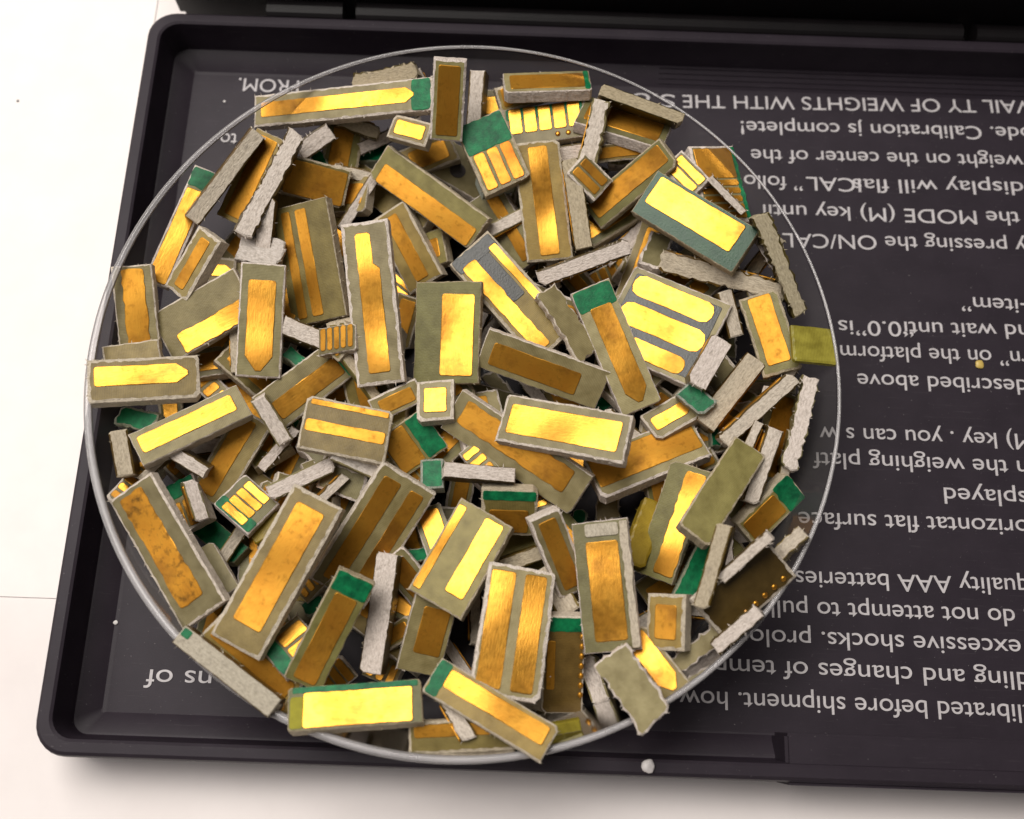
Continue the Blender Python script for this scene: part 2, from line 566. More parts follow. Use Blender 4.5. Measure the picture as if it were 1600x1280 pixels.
def S(cls, c, u, n, hand, L, W, T, label, ex):
    count[0] += 1
    rg = random.Random(count[0] * 13 + 5)
    u, n = Vector(u).normalized(), Vector(n).normalized()
    u = (u - n * u.dot(n)).normalized()
    v = n.cross(u)
    mw = Matrix((u, v, n)).transposed().to_4x4()
    mw.translation = Vector(c)
    root = empty('circuit_board_scrap', mw)
    tag(root, label, 'board scrap', GR)
    face = M[{'green': 'green_face', 'brown': 'brown_face'}.get(ex.get('body'), 'face')]
    edge = M['white_edge'] if ex.get('white') else M['edge']
    amp = .014 if ex.get('rough') else rg.choice((.002, .003, .004, .006))
    amp = min(amp, W * .16)
    if ex.get('rough') and W > .15: amp = .024
    fs, es, ss = 0, 1, None
    mats = [face, edge]
    if cls == 'e':
        mats = [edge, edge, rg.choice((face, M['brown_face'], M['brown_face']))]
        ss = 2
    elif cls == 'y':
        mats = [M['yellow_face'], M['yellow_face']]
    elif cls == 'g':
        mats = [M['mask'], M['pale_face']]
    elif ex.get('pale'):
        mats = [M['pale_face'], M['pale_face']]
    elif ex.get('white'):
        mats = [edge, edge]
    obj('board', slab(L, W, T, rg, amp, fs, es, ss, .5 if ex.get('rough') else rg.choice((.10, .22, .40))), mats, root)
    gm = M['gold']
    if cls in ('m', 'mb'): gm = M['gold'] if cls == 'mb' else M['gold_worn_dim']
    if cls == 'd': gm = M['gold_worn_dim']
    if cls == 'f': gm = M['gold_worn_dim']
    if cls == 'c': gm = M['copper']
    if ex.get('dirty'): gm = M['gold_dirty']
    s = hand
    pads = ex.get('pads')
    if cls == 'f':
        pads = [('pad', 0, 0, .84, rg.uniform(.4, .65), rg.choice((0, 0, 1)), 0)] if rg.random() < .8 else []
    for q in pads or []:
        _, pu, pv, pl, pw, tip, jag = q
        obj('gold_finger', pad_mesh(pu * L, pv * W * s, pl * L, pw * W, tip, jag, rg), gm, root)
    mk = ex.get('mask')
    if mk and mk[1] > 0:
        k, f = mk
        mm = M['charcoal'] if ex.get('char') else M['mask']
        if k in (1, -1):
            bmk = pad_mesh(k * L * (.5 - f / 2 - .012), 0, f * L, W * .94, 0, 1, rg, .004)
        elif k == 3:
            bmk = pad_mesh(0, s * W * (.5 - f / 2 - .02), L * .96, f * W, 0, 0, rg, .004)
        else:
            bmk = pad_mesh(0, -s * W * (.5 - f / 2 - .02), L * .94, f * W, 0, 0, rg, .004)
        obj('solder_mask', bmk, mm, root)
    if ex.get('char'):
        obj('dark_coating', pad_mesh(-.2 * L, -.08 * W * s, .5 * L, .3 * W, 0, 0, rg, .003), M['charcoal'], root)
    if ex.get('darkgap'):
        obj('dark_coating', pad_mesh(.0, .0, .88 * L, .86 * W, 0, 0, rg, .003), M['charcoal'], root)
    if ex.get('maskside'):
        obj('solder_mask', pad_mesh(0, s * ex['maskside'] * W * .455, L * .95, W * .08, 0, 1, rg, .005), M['mask'], root)
    if ex.get('side') is not None and cls == 'e' and ex['side'] in (1, -1):
        bmk = pad_mesh(0, -T * .45, L * .84, T * .6, 0, 0, rg)
        k = ex['side'] * s
        bmk.transform(Matrix.Translation((0, k * (W / 2 + .004), 0)) @ Matrix(((1, 0, 0, 0), (0, 0, k, 0), (0, 1, 0, 0), (0, 0, 0, 1))))
        obj('gold_finger', bmk, M['gold_worn_dim'], root)
    if ex.get('hole'):
        bmk = bmesh.new()
        bmesh.ops.create_cone(bmk, cap_ends=True, segments=20, radius1=.085, radius2=.085, depth=.01, matrix=Matrix.Translation((-.05, -.05, .001)))
        obj('drill_hole', bmk, M['hole'], root)
    if ex.get('dots'):
        for k in range(ex['dots']):
            bmk = bmesh.new()
            x = (k - (ex['dots'] - 1) / 2) * L * .13 + (.12 * L if ex['dots'] > 2 else .2 * L)
            bmesh.ops.create_uvsphere(bmk, u_segments=10, v_segments=6, radius=.028, matrix=Matrix.Translation((x, s * W * .34, .004)) @ Matrix.Diagonal((1, 1, .5, 1)))
            obj('gold_dot', bmk, M['gold'], root, True)
    if ex.get('beads'):
        for k in range(7):
            bmk = bmesh.new()
            x = -L * .3 + k * L * .1
            bmesh.ops.create_uvsphere(bmk, u_segments=10, v_segments=6, radius=.03, matrix=Matrix.Translation((x, -s * W * .44, .0)) @ Matrix.Diagonal((1, .8, .6, 1)))
            obj('gold_bead', bmk, M['gold_worn_dim'], root, True)
    if ex.get('whitecap'):
        obj('white_cap', pad_mesh(-L * .43, -.02 * W * s, L * .10, W * .6, 0, 0, rg, .012), M['white_edge'], root)
        obj('grey_rail', pad_mesh(0, -W * .42 * s, L * .97, W * .14, 0, 1, rg, .05), M['edge'], root)
    if ex.get('greentip'):
        obj('green_tip', pad_mesh(-L * .45, -.2 * W * s, L * .08, W * .4, 0, 1, rg, .006), M['mask'], root)
    if ex.get('endolive'):
        obj('olive_end', pad_mesh(-L * .435, .1 * W * s, L * .10, W * .72, 0, 0, rg, .004), M['olive_mask'], root)
    return root

S('f',(-2.1658,-0.6283,0.3227),(0.3585,0.9238,0.1342),(-0.3153,-0.0155,0.9489),1,1.208,0.393,0.16,'buried scrap glimpsed beneath the plain olive corner of board',{})
S('f',(-1.7931,-1.3831,0.3177),(0.3642,-0.925,0.1083),(-0.0357,0.1023,0.9941),1,1.136,0.319,0.16,'buried scrap glimpsed beneath the broad scrap with twin dim bronze bands',{})
S('f',(1.7662,0.6456,0.3984),(0.5168,0.7913,0.3266),(-0.1855,-0.269,0.9451),1,1.240,0.493,0.16,'buried scrap glimpsed beneath the pale greenish bar',{})
S('f',(-0.7765,-0.0097,0.2863),(-0.9745,0.2241,-0.0108),(0.0031,0.0616,0.9981),1,0.733,0.338,0.16,'buried scrap glimpsed beneath the square end scrap',{})
S('f',(0.5562,-1.4762,0.3717),(-0.9005,0.2809,-0.3319),(-0.3457,0.0005,0.9383),1,0.986,0.428,0.16,'buried scrap glimpsed beneath the dim brown scrap with a grey edge',{})
S('f',(1.0052,0.0284,0.3576),(0.1184,0.9704,0.2105),(-0.0557,-0.2052,0.9771),1,1.248,0.468,0.16,'buried scrap glimpsed beneath the long scrap with a golden finger ending',{})
S('f',(0.8919,0.6814,0.636),(0.9565,-0.2285,-0.1812),(0.1368,-0.1971,0.9708),1,1.121,0.380,0.16,'buried scrap glimpsed beneath the rough grey green chunk',{})
S('f',(2.0863,0.0587,0.3949),(-0.5937,0.6364,-0.4924),(-0.5638,0.1076,0.8189),1,0.815,0.482,0.16,'buried scrap glimpsed beneath the thick grey bar',{})
S('f',(-0.9557,-0.49,0.3282),(0.9571,-0.2449,-0.155),(0.1873,0.1142,0.9756),1,1.128,0.354,0.16,'buried scrap glimpsed beneath the scrap with orange patch',{})
S('f',(1.3209,1.6668,0.338),(0.3406,0.8949,-0.2883),(0.3792,0.1498,0.9131),1,0.836,0.320,0.16,'buried scrap glimpsed beneath the scrap with pointed bright gold tip',{})
S('f',(-2.3904,0.7173,0.3513),(0.7077,0.6212,-0.3365),(0.2299,0.2478,0.9411),1,0.805,0.446,0.16,'buried scrap glimpsed beneath the standing scrap with a raised frame',{})
S('f',(-0.0325,1.7855,0.321),(0.7494,-0.637,-0.1806),(0.0686,-0.1966,0.9781),1,0.848,0.494,0.16,'buried scrap glimpsed beneath the scrap with two parallel gold fingers',{})
S('f',(-1.4388,0.8283,0.4066),(0.008,0.9121,-0.4098),(0.486,0.3546,0.7988),1,1.170,0.428,0.16,'buried scrap glimpsed beneath the tallest strip near the centre',{})
S('f',(-0.2466,-1.3334,0.3079),(-0.8626,-0.4943,0.1078),(0.0967,0.0481,0.9941),1,0.881,0.359,0.16,'buried scrap glimpsed beneath the scrap facing the catch side',{})
S('f',(-1.5354,-0.7555,0.4663),(-0.8555,-0.4763,0.2031),(0.2672,-0.0702,0.9611),1,0.904,0.391,0.16,'buried scrap glimpsed beneath the whitish bar lying between the blocky ridge',{})
S('f',(0.6037,2.3852,0.3094),(0.3824,0.9151,0.1279),(0.0769,-0.1695,0.9825),1,0.785,0.482,0.16,'buried scrap glimpsed beneath the smooth pale grey bar',{})
S('f',(1.7557,-0.8153,0.3498),(-0.8489,0.4273,0.3111),(0.2377,-0.2171,0.9468),1,0.808,0.490,0.16,'buried scrap glimpsed beneath the smooth blank olive grey slab',{})
S('f',(0.4151,0.2633,0.348),(0.4585,-0.878,-0.1375),(-0.0533,-0.1816,0.9819),1,1.229,0.348,0.16,'buried scrap glimpsed beneath the scrap with dim brown gold face',{})
S('f',(-1.0173,2.0953,0.3185),(-0.9173,-0.3568,0.1769),(0.1609,0.0742,0.9842),1,0.796,0.444,0.16,'buried scrap glimpsed beneath the large dim scrap',{})
S('f',(-2.357,-1.6205,0.2914),(-0.1209,0.9918,-0.0419),(0.013,0.0438,0.999),1,0.854,0.483,0.16,'buried scrap glimpsed beneath the longest scrap with plain matte orange bar',{})
S('f',(1.2601,0.7307,0.6309),(-0.6442,0.7642,-0.0324),(-0.1183,-0.0577,0.9913),1,0.797,0.374,0.16,'buried scrap glimpsed beneath the big scrap with three thick',{})
S('f',(2.1312,-0.2678,0.5418),(0.9688,0.2115,0.1296),(-0.1175,-0.0689,0.9907),1,1.061,0.438,0.16,'buried scrap glimpsed beneath the thin dark edged sliver',{})
S('f',(-0.1342,-0.1467,0.3841),(-0.9367,0.1332,0.3237),(0.332,0.0446,0.9422),1,1.086,0.493,0.16,'buried scrap glimpsed beneath the long sloping scrap with worn orange finger',{})
S('f',(-1.431,2.1836,0.4381),(0.7463,-0.6286,0.2189),(-0.3625,-0.108,0.9257),1,1.250,0.315,0.16,'buried scrap glimpsed beneath the tiny green flake',{})
S('f',(-1.1226,-2.2117,0.3928),(0.7866,-0.5177,0.3364),(-0.2121,0.285,0.9348),1,1.136,0.483,0.16,'buried scrap glimpsed beneath the long smooth grey bar',{})
S('f',(-2.6716,1.3267,0.3868),(-0.7083,0.6966,-0.1148),(-0.2965,-0.146,0.9438),1,1.135,0.473,0.16,'buried scrap glimpsed beneath the crumbly whitish lump of torn board',{})
S('f',(-2.0721,-1.2763,0.4873),(-0.1169,-0.9924,0.0387),(0.4572,-0.0192,0.8892),1,0.744,0.428,0.16,'buried scrap glimpsed beneath the small olive yellow scrap ringed',{})
S('f',(-0.6061,-1.6563,0.4661),(-0.0037,-0.9961,-0.0883),(0.0548,-0.0884,0.9946),1,1.020,0.388,0.16,'buried scrap glimpsed beneath the scrap with one broad bright bar',{})
S('f',(-0.8268,-0.232,0.6147),(-0.753,-0.6124,-0.2406),(-0.0897,-0.2666,0.9596),1,0.965,0.346,0.16,'buried scrap glimpsed beneath the scrap with a dim coppery patch',{})
S('f',(-0.5415,2.6866,0.3149),(0.4786,0.8623,0.1656),(-0.0724,-0.1493,0.9861),1,0.706,0.360,0.16,'buried scrap glimpsed beneath the olive blank scrap with a dark drilled',{})
S('f',(-1.8478,-2.1595,0.4428),(0.3675,0.9007,-0.2319),(-0.1614,0.3074,0.9378),1,0.943,0.478,0.16,'buried scrap glimpsed beneath the scrap with brown bronze face',{})
S('f',(0.1768,-1.6447,0.5055),(-0.3533,0.8916,-0.2832),(-0.2348,0.2085,0.9494),1,1.203,0.476,0.16,'buried scrap glimpsed beneath the rough grey bar',{})
S('f',(-1.4596,0.0726,0.6928),(-0.2593,0.8467,0.4645),(-0.1259,-0.5065,0.853),1,1.160,0.470,0.16,'buried scrap glimpsed beneath the small scrap with two coppery stubs',{})
S('f',(-1.522,0.3952,0.6862),(-0.9582,-0.0113,-0.2859),(-0.2836,0.1702,0.9437),1,0.851,0.343,0.16,'buried scrap glimpsed beneath the grey bar bridging two scraps',{})
S('f',(0.3751,-1.2586,0.5875),(0.6963,-0.7175,-0.0188),(0.0563,0.0285,0.998),1,1.240,0.390,0.16,'buried scrap glimpsed beneath the grey bar lying under the long sloping',{})
S('f',(-0.589,-0.4913,0.621),(0.6578,0.7527,0.0274),(0.0127,-0.0474,0.9988),1,1.014,0.362,0.16,'buried scrap glimpsed beneath the pointed dark green chip',{})
S('f',(1.3873,0.337,0.629),(-0.6866,-0.7229,0.0771),(0.0489,0.0598,0.997),1,1.156,0.347,0.16,'buried scrap glimpsed beneath the scrap with teardrop shaped bright gold tip',{})
S('f',(-1.7033,-1.2891,0.6278),(0.3061,0.9518,-0.019),(0.343,-0.0916,0.9349),1,1.060,0.461,0.16,'buried scrap glimpsed beneath the connector scrap with four yellow ribs',{})
S('f',(0.3763,1.7584,0.4461),(-0.1465,0.9786,0.1447),(-0.0346,-0.1512,0.9879),1,0.706,0.394,0.16,'buried scrap glimpsed beneath the tall scrap with a single straight',{})
S('f',(-0.9708,-1.4791,0.4811),(0.2656,-0.9347,-0.2361),(0.0095,-0.2424,0.9701),1,0.986,0.423,0.16,'buried scrap glimpsed beneath the scrap with bright gold end',{})
S('f',(1.7896,1.4137,0.5388),(-0.681,-0.6827,0.2649),(0.1815,0.1931,0.9642),1,1.213,0.444,0.16,'buried scrap glimpsed beneath the long rough grey bar',{})
S('f',(-2.3207,1.8839,0.388),(-0.9683,0.1031,0.2277),(0.1492,-0.4929,0.8572),1,1.013,0.476,0.16,'buried scrap glimpsed beneath the broad olive scrap with two dull',{})
S('f',(0.1757,2.1808,0.5897),(0.1604,0.9311,0.3278),(-0.2326,-0.2871,0.9292),1,1.097,0.464,0.16,'buried scrap glimpsed beneath the chipped green and white flake',{})
S('f',(2.1442,-0.2694,0.54),(0.8462,-0.5097,-0.1555),(0.0544,-0.2076,0.9767),1,1.238,0.407,0.16,'buried scrap glimpsed beneath the small dark green chip',{})
S('f',(-1.9208,2.1222,0.5488),(-0.9243,0.1322,-0.358),(-0.3736,-0.1222,0.9195),1,0.746,0.388,0.16,'buried scrap glimpsed beneath the nearly square scrap fully covered in scratched',{})
S('f',(-0.2768,-0.3819,0.7143),(0.2563,-0.9527,0.1634),(0.1026,0.1949,0.9754),1,0.735,0.460,0.16,'buried scrap glimpsed beneath the brightest flat gold bar with scratch marks',{})
S('f',(0.1678,0.8788,0.6919),(0.926,-0.2602,-0.2736),(0.1913,-0.3015,0.9341),1,0.984,0.445,0.16,'buried scrap glimpsed beneath the scrap with bright slim finger and charcoal',{})
S('f',(1.3873,-0.5565,0.5922),(-0.1209,-0.9909,-0.0589),(-0.1998,-0.0338,0.9792),1,0.747,0.344,0.16,'buried scrap glimpsed beneath the scrap with broad orange face and rough',{})
S('f',(-2.6206,-0.2634,0.3669),(0.5577,-0.7969,0.2323),(-0.0899,0.2203,0.9713),1,1.164,0.412,0.16,'buried scrap glimpsed beneath the leaning scrap with plain brown orange face',{})
S('f',(0.232,2.5703,0.5399),(0.2636,0.9555,0.1322),(-0.3065,-0.047,0.9507),1,1.168,0.494,0.16,'buried scrap glimpsed beneath the small dark grey crumb of board',{})
S('f',(-2.4578,0.01,0.5294),(-0.7636,0.5911,0.2598),(0.2831,-0.0551,0.9575),1,1.033,0.306,0.16,'buried scrap glimpsed beneath the scrap with flat orange bar',{})
S('f',(-2.7169,-0.8969,0.4393),(-0.8223,0.5442,0.166),(0.2719,0.1195,0.9549),1,0.970,0.438,0.16,'buried scrap glimpsed beneath the short pale bar with copper lined side',{})
S('f',(1.9394,-1.1954,0.4852),(0.4205,-0.9024,0.0939),(0.1799,0.1844,0.9663),1,0.848,0.395,0.16,'buried scrap glimpsed beneath the scrap with long golden bar and toothed',{})
S('f',(-3.0263,0.4336,0.4437),(0.5827,0.646,0.4931),(-0.3652,-0.3339,0.869),1,0.874,0.338,0.16,'buried scrap glimpsed beneath the wide olive scrap with a ragged',{})
S('f',(1.9578,0.3964,0.5641),(-0.6269,0.7722,0.1038),(-0.083,-0.1986,0.9766),1,0.807,0.345,0.16,'buried scrap glimpsed beneath the grey board edge',{})
S('f',(1.2666,1.3756,0.596),(0.3101,0.9481,0.0706),(-0.1861,-0.0123,0.9824),1,1.102,0.325,0.16,'buried scrap glimpsed beneath the grey bar lying across the lower ends',{})
S('f',(-2.2917,0.825,0.6128),(0.2745,0.9593,0.0657),(-0.1434,-0.0268,0.9893),1,0.907,0.383,0.16,'buried scrap glimpsed beneath the scrap showing only an orange sliver between',{})
S('f',(-1.8541,-1.6199,0.5937),(0.0006,0.9528,0.3035),(-0.3376,-0.2854,0.897),1,0.991,0.470,0.16,'buried scrap glimpsed beneath the thin green strip with grey edge',{})
S('f',(0.433,-2.148,0.5718),(0.3038,0.8717,-0.3844),(-0.1955,0.4519,0.8704),1,1.196,0.363,0.16,'buried scrap glimpsed beneath the upright scrap with two equal golden bars',{})
S('f',(1.6446,-1.7343,0.34),(0.8233,0.5527,0.1293),(-0.0279,-0.1882,0.9817),1,0.774,0.348,0.16,'buried scrap glimpsed beneath the tall green face',{})
S('e',(-1.424,3.1482,1.1559),(0.9735,0.1803,0.1405),(-0.0252,-0.5262,0.85),-1,0.659,0.186,0.32,'rough torn fibreglass sliver poking up behind the long arrow-tipped strip by the hinge',{'rough': 1})
S('b',(-1.1201,2.5195,1.1896),(0.9429,-0.3135,0.1128),(-0.1827,-0.2033,0.9619),-1,0.420,0.245,0.16,'short scrap with a bright gold end half buried under the long strip by the hinge',{'pads': [('pad', 0, 0, 0.75, 0.6, 0, 0)]})
S('b',(-0.3577,3.2755,0.5211),(0.9994,0.0288,0.017),(-0.0107,-0.2062,0.9784),-1,0.416,0.358,0.15,'small gold scrap wedged beside the grey upright bar near the hinge rim',{'pads': [('pad', 0, 0, 0.8, 0.55, 0, 0)]})
S('e',(0.5319,2.4951,0.8943),(0.9853,0.1584,0.0638),(0.0319,-0.5379,0.8424),-1,0.459,0.179,0.32,'small dark grey crumb of board under the five finger connector edge',{})
S('m',(1.053,2.5211,0.9346),(0.9906,0.1072,0.0845),(-0.0232,-0.4776,0.8782),-1,0.619,0.178,0.13,'narrow brown scrap lying under the crossed bars near the hinge rim',{'pads': [('pad', 0, 0, 0.9, 0.6, 0, 0)]})
S('mb',(-1.8431,2.8548,1.1191),(0.9674,-0.0181,0.2527),(-0.2489,-0.2544,0.9345),-1,1.953,0.331,0.16,'long strip with one slim arrow-tipped gold finger and green end, on the hinge side',{'pads': [('pad', -0.03, -0.02, 0.86, 0.46, 1, 0)], 'mask': (1, 0.1)})
S('b',(0.2404,2.8299,0.9171),(0.9856,0.1271,0.112),(-0.0963,-0.1237,0.9876),-1,0.845,0.412,0.14,'connector scrap with a row of five bright gold fingers over a green strip',{'pads': [('pad', -0.36, -0.14, 0.151, 0.68, 0, 0), ('pad', -0.18, -0.14, 0.151, 0.68, 0, 0), ('pad', -0.0, -0.14, 0.151, 0.68, 0, 0), ('pad', 0.18, -0.14, 0.151, 0.68, 0, 0), ('pad', 0.36, -0.14, 0.151, 0.68, 0, 0)], 'mask': (2, 0.3), 'dots': 2})
S('c',(-0.2837,2.3763,1.0616),(0.4324,-0.8792,-0.2002),(-0.0369,-0.2391,0.9703),-1,0.755,0.502,0.17,'green solder masked scrap with three orange gold fingers pointing into the pile',{'pads': [('pad', 0.2, -0.287, 0.52, 0.224, 0, 0), ('pad', 0.2, 0.0, 0.52, 0.224, 0, 0), ('pad', 0.2, 0.287, 0.52, 0.224, 0, 0)], 'mask': (-1, 0.42)})
S('d',(0.2437,3.2012,1.1007),(0.9945,0.1008,-0.0289),(-0.006,0.3303,0.9439),-1,0.891,0.320,0.14,'flat lying bar with dull gold face and thick grey side, beside the hinge rim',{'pads': [('pad', 0, 0, 0.86, 0.7, 0, 0)], 'mask': (1, 0.06)})
S('e',(-0.4953,2.9983,0.9172),(-0.0434,-0.8983,-0.4373),(-0.0948,-0.4321,0.8969),-1,0.720,0.161,0.32,'pale grey board edge standing beside the upright brown scrap near the hinge',{})
S('d',(-0.7337,2.7047,1.4311),(-0.0511,-0.7202,-0.6919),(0.0502,-0.6938,0.7184),-1,0.783,0.326,0.14,'upright scrap with darkened brown gold face, tallest beside the hinge rim',{'pads': [('pad', 0, 0, 0.86, 0.66, 0, 0)]})
S('m',(1.0411,2.8008,1.0353),(0.9456,-0.3225,0.0429),(0.0503,0.2753,0.96),-1,0.935,0.442,0.14,'tilted brown gold scrap under a grey bar on the lettering side of the hinge rim',{'pads': [('pad', 0, 0, 0.85, 0.62, 0, 0)]})
S('e',(1.1901,2.8372,1.2944),(0.9492,-0.3057,-0.0754),(-0.0462,-0.372,0.9271),-1,0.882,0.125,0.32,'slim grey bar lying along the rim where it meets the top line of lettering',{})
S('g',(-1.5926,2.7159,0.416),(0.9993,0.0218,0.0293),(-0.0326,0.1706,0.9848),-1,0.318,0.231,0.14,'tiny green flake showing below the long hinge side strip',{})
S('o',(-0.6014,2.5159,0.4656),(0.8854,-0.4331,-0.169),(0.1695,-0.0376,0.9848),-1,0.612,0.471,0.16,'olive blank scrap with a dark drilled hole in the upper middle of the pile',{'hole': 1})
S('b',(-0.9718,2.592,0.6103),(0.9131,0.3913,0.115),(-0.045,-0.1837,0.9819),-1,0.568,0.337,0.14,'stubby scrap with one bright gold end above the olive scrap with the hole',{'pads': [('pad', 0, 0.0, 0.72, 0.62, 0, 0)]})
S('g',(-0.2456,2.1937,0.8259),(0.9065,0.3884,-0.1657),(0.1314,0.1135,0.9848),-1,0.345,0.212,0.14,'chipped green and white flake lying over the coppery three finger scrap',{'pale': 1})
S('m',(-1.8823,2.5981,0.6293),(-0.1352,-0.9529,-0.2716),(0.3144,-0.3012,0.9002),-1,0.596,0.386,0.15,'short upright scrap with orange gold face and a grey side by the long hinge strip',{'pads': [('pad', 0, 0.05, 0.8, 0.55, 0, 0)]})
S('e',(-2.1122,2.5052,0.9258),(0.8027,0.5636,0.195),(0.1827,-0.5436,0.8192),-1,0.406,0.187,0.32,'stubby grey chunk leaning between the twin grey bars and the orange square scrap',{})
S('m',(-2.0878,2.1139,0.8262),(0.9538,-0.1003,-0.2833),(0.2215,-0.4024,0.8883),-1,0.661,0.401,0.16,'nearly square scrap fully covered in scratched orange gold with a white top edge',{'pads': [('pad', 0, 0.04, 0.92, 0.86, 0, 0)]})
S('d',(-2.7077,2.0447,0.9683),(0.419,0.8336,0.3599),(-0.1981,-0.3029,0.9322),-1,0.962,0.347,0.17,'scrap with brown gold face sandwiched between the twin grey bars on the paper side',{'pads': [('pad', 0, 0, 0.9, 0.6, 0, 0)]})
S('e',(-2.9054,1.9442,1.1547),(0.5677,0.7928,0.222),(0.3271,-0.4647,0.8229),-1,1.086,0.166,0.32,'pale grey bar leaning towards the hinge corner, outer of the twin bars',{})
S('e',(-2.4412,1.857,1.2155),(0.407,0.8978,0.168),(0.2356,-0.2809,0.9304),-1,1.156,0.180,0.32,'pitted grey bar leaning on the brown gold face, inner of the twin bars',{'rough': 1})
S('b',(-3.3806,1.5492,0.855),(0.2892,0.9551,0.0639),(0.1536,-0.1122,0.9817),-1,1.297,0.237,0.13,'slim bright yellow gold strip with a green tip, against the rim on the paper side',{'pads': [('pad', -0.09, 0, 0.8, 0.8, 0, 0)], 'mask': (1, 0.16)})
S('m',(-3.1479,1.0404,1.0597),(0.5046,0.7782,0.3739),(-0.2792,-0.2628,0.9236),-1,0.679,0.296,0.17,'scrap showing only an orange sliver between two raised grey edges below the yellow strip',{'pads': [('pad', 0, 0, 0.8, 0.4, 0, 0)]})
S('d',(-0.9326,1.9642,0.8479),(0.8153,-0.5766,-0.0534),(-0.2221,-0.3966,0.8907),-1,1.312,0.376,0.17,'large dim scrap sloping down with half brown gold and a whitish upper edge',{'pads': [('pad', 0.02, 0.2, 0.9, 0.55, 0, 0)]})
S('m',(-0.1966,1.7419,0.5346),(0.5261,-0.8264,-0.2007),(-0.3068,-0.4045,0.8615),-1,0.905,0.535,0.17,'scrap with two parallel gold fingers, one of them beaded with bumps',{'pads': [('pad', 0, 0.28, 0.86, 0.22, 0, 1), ('pad', 0, -0.24, 0.86, 0.24, 0, 0)]})
S('m',(0.698,2.1299,1.0779),(0.7447,-0.5807,-0.329),(0.1841,-0.295,0.9376),-1,0.394,0.291,0.15,'small scrap with two short orange fingers tucked beside the pale grey upright bar',{'pads': [('pad', 0, -0.2, 0.8, 0.32, 0, 0), ('pad', 0, 0.2, 0.8, 0.32, 0, 0)]})
S('mb',(0.2374,1.9565,0.8658),(0.1576,-0.9377,-0.3098),(-0.0343,-0.3187,0.9472),-1,1.201,0.466,0.15,'tall scrap with a single straight bright gold finger in the upper middle',{'pads': [('pad', 0, -0.02, 0.92, 0.42, 0, 0)]})
S('e',(0.5791,1.8646,1.0065),(0.189,-0.9445,-0.2688),(-0.1012,-0.291,0.9513),-1,0.910,0.178,0.32,'smooth pale grey bar with an orange side next to the straight bright finger',{'side': 1})
S('b',(0.9923,1.9359,0.6042),(0.8286,0.5375,0.1566),(-0.1221,-0.0995,0.9875),-1,0.718,0.308,0.14,'scrap with pointed bright gold tip nestled under the biggest bright block',{'pads': [('pad', 0, -0.1, 0.92, 0.62, 1, 0)]})
S('m',(1.0968,2.1006,1.0052),(0.7066,0.4429,0.5518),(-0.3898,-0.4072,0.826),-1,1.008,0.329,0.16,'sloping scrap with broad orange gold face near the five finger connector',{'pads': [('pad', 0, -0.08, 0.9, 0.62, 0, 0)]})
S('b',(1.6419,2.1443,1.1668),(0.6583,-0.7522,0.0296),(-0.2845,-0.2122,0.9349),-1,0.425,0.270,0.15,'scrap showing two round ended bright finger tips beside the olive square connector',{'pads': [('pad', 0, -0.2, 0.85, 0.328, 0, 0), ('pad', 0, 0.2, 0.85, 0.328, 0, 0)]})
S('m',(2.0019,2.1256,1.049),(0.1816,-0.9827,0.0367),(0.1732,0.0687,0.9825),-1,0.879,0.482,0.15,'connector scrap with an olive gold square, green border and five stacked fingers by the rim',{'pads': [('pad', -0.26, 0, 0.4, 0.84, 0, 0), ('pad', 0.0, 0, 0.075, 0.84, 0, 0), ('pad', 0.105, 0, 0.075, 0.84, 0, 0), ('pad', 0.21, 0, 0.075, 0.84, 0, 0), ('pad', 0.315, 0, 0.075, 0.84, 0, 0), ('pad', 0.42, 0, 0.075, 0.84, 0, 0)], 'maskside': -1})
S('e',(2.011,1.8441,1.3001),(0.7308,-0.6317,-0.2586),(-0.1562,-0.5235,0.8376),-1,0.472,0.071,0.32,'thin pale sliver of board lying across the stacked fingers near the rim',{})
S('b',(1.7076,1.6144,1.2032),(0.8138,-0.5744,0.0878),(-0.232,-0.1827,0.9554),-1,1.168,0.482,0.17,'largest bright yellow block on the lettering side with wide dark green margin',{'pads': [('pad', -0.03, -0.12, 0.84, 0.62, 0, 0)], 'mask': (3, 0.0), 'body': 'green'})
S('e',(2.0098,1.1334,0.9743),(0.9465,-0.3017,0.1147),(-0.2444,-0.4378,0.8652),-1,1.270,0.198,0.32,'long rough grey bar below the big bright block on the lettering side',{'rough': 1, 'side': -1})
S('e',(2.4166,1.3551,1.0894),(0.5366,-0.8276,-0.165),(-0.3261,-0.3836,0.864),-1,0.526,0.072,0.32,'thin grey sliver alongside the whitish bar at the lettering side rim',{})
S('e',(2.4984,1.1193,1.3081),(0.4481,-0.819,-0.3584),(-0.1056,-0.4466,0.8885),-1,1.010,0.152,0.32,'long whitish bar with frayed fibres leaning on the rim beside the lettering',{'rough': 1, 'white': 1})
S('d',(-2.0661,1.1975,0.8431),(0.2088,-0.9367,-0.2811),(-0.2602,-0.3302,0.9073),-1,1.197,0.595,0.15,'broad olive scrap with two dull brown streaks of gold, upper middle on the paper side',{'pads': [('pad', 0, 0.28, 0.9, 0.16, 0, 0), ('pad', 0, 0.0, 0.9, 0.2, 0, 0)]})
S('m',(-1.1408,1.514,0.5974),(0.5001,-0.8426,-0.2001),(-0.2871,-0.3792,0.8796),-1,0.864,0.415,0.16,'scrap with a slim orange finger and pale long edge behind the notched tall strip',{'pads': [('pad', 0, 0, 0.85, 0.36, 0, 0)]})
S('m',(-0.8974,1.538,0.523),(0.2138,-0.9728,-0.0891),(-0.4419,-0.1776,0.8793),-1,0.378,0.327,0.15,'small square scrap with a small orange square beside the slim orange finger',{'pads': [('pad', 0, 0, 0.55, 0.6, 0, 0)]})
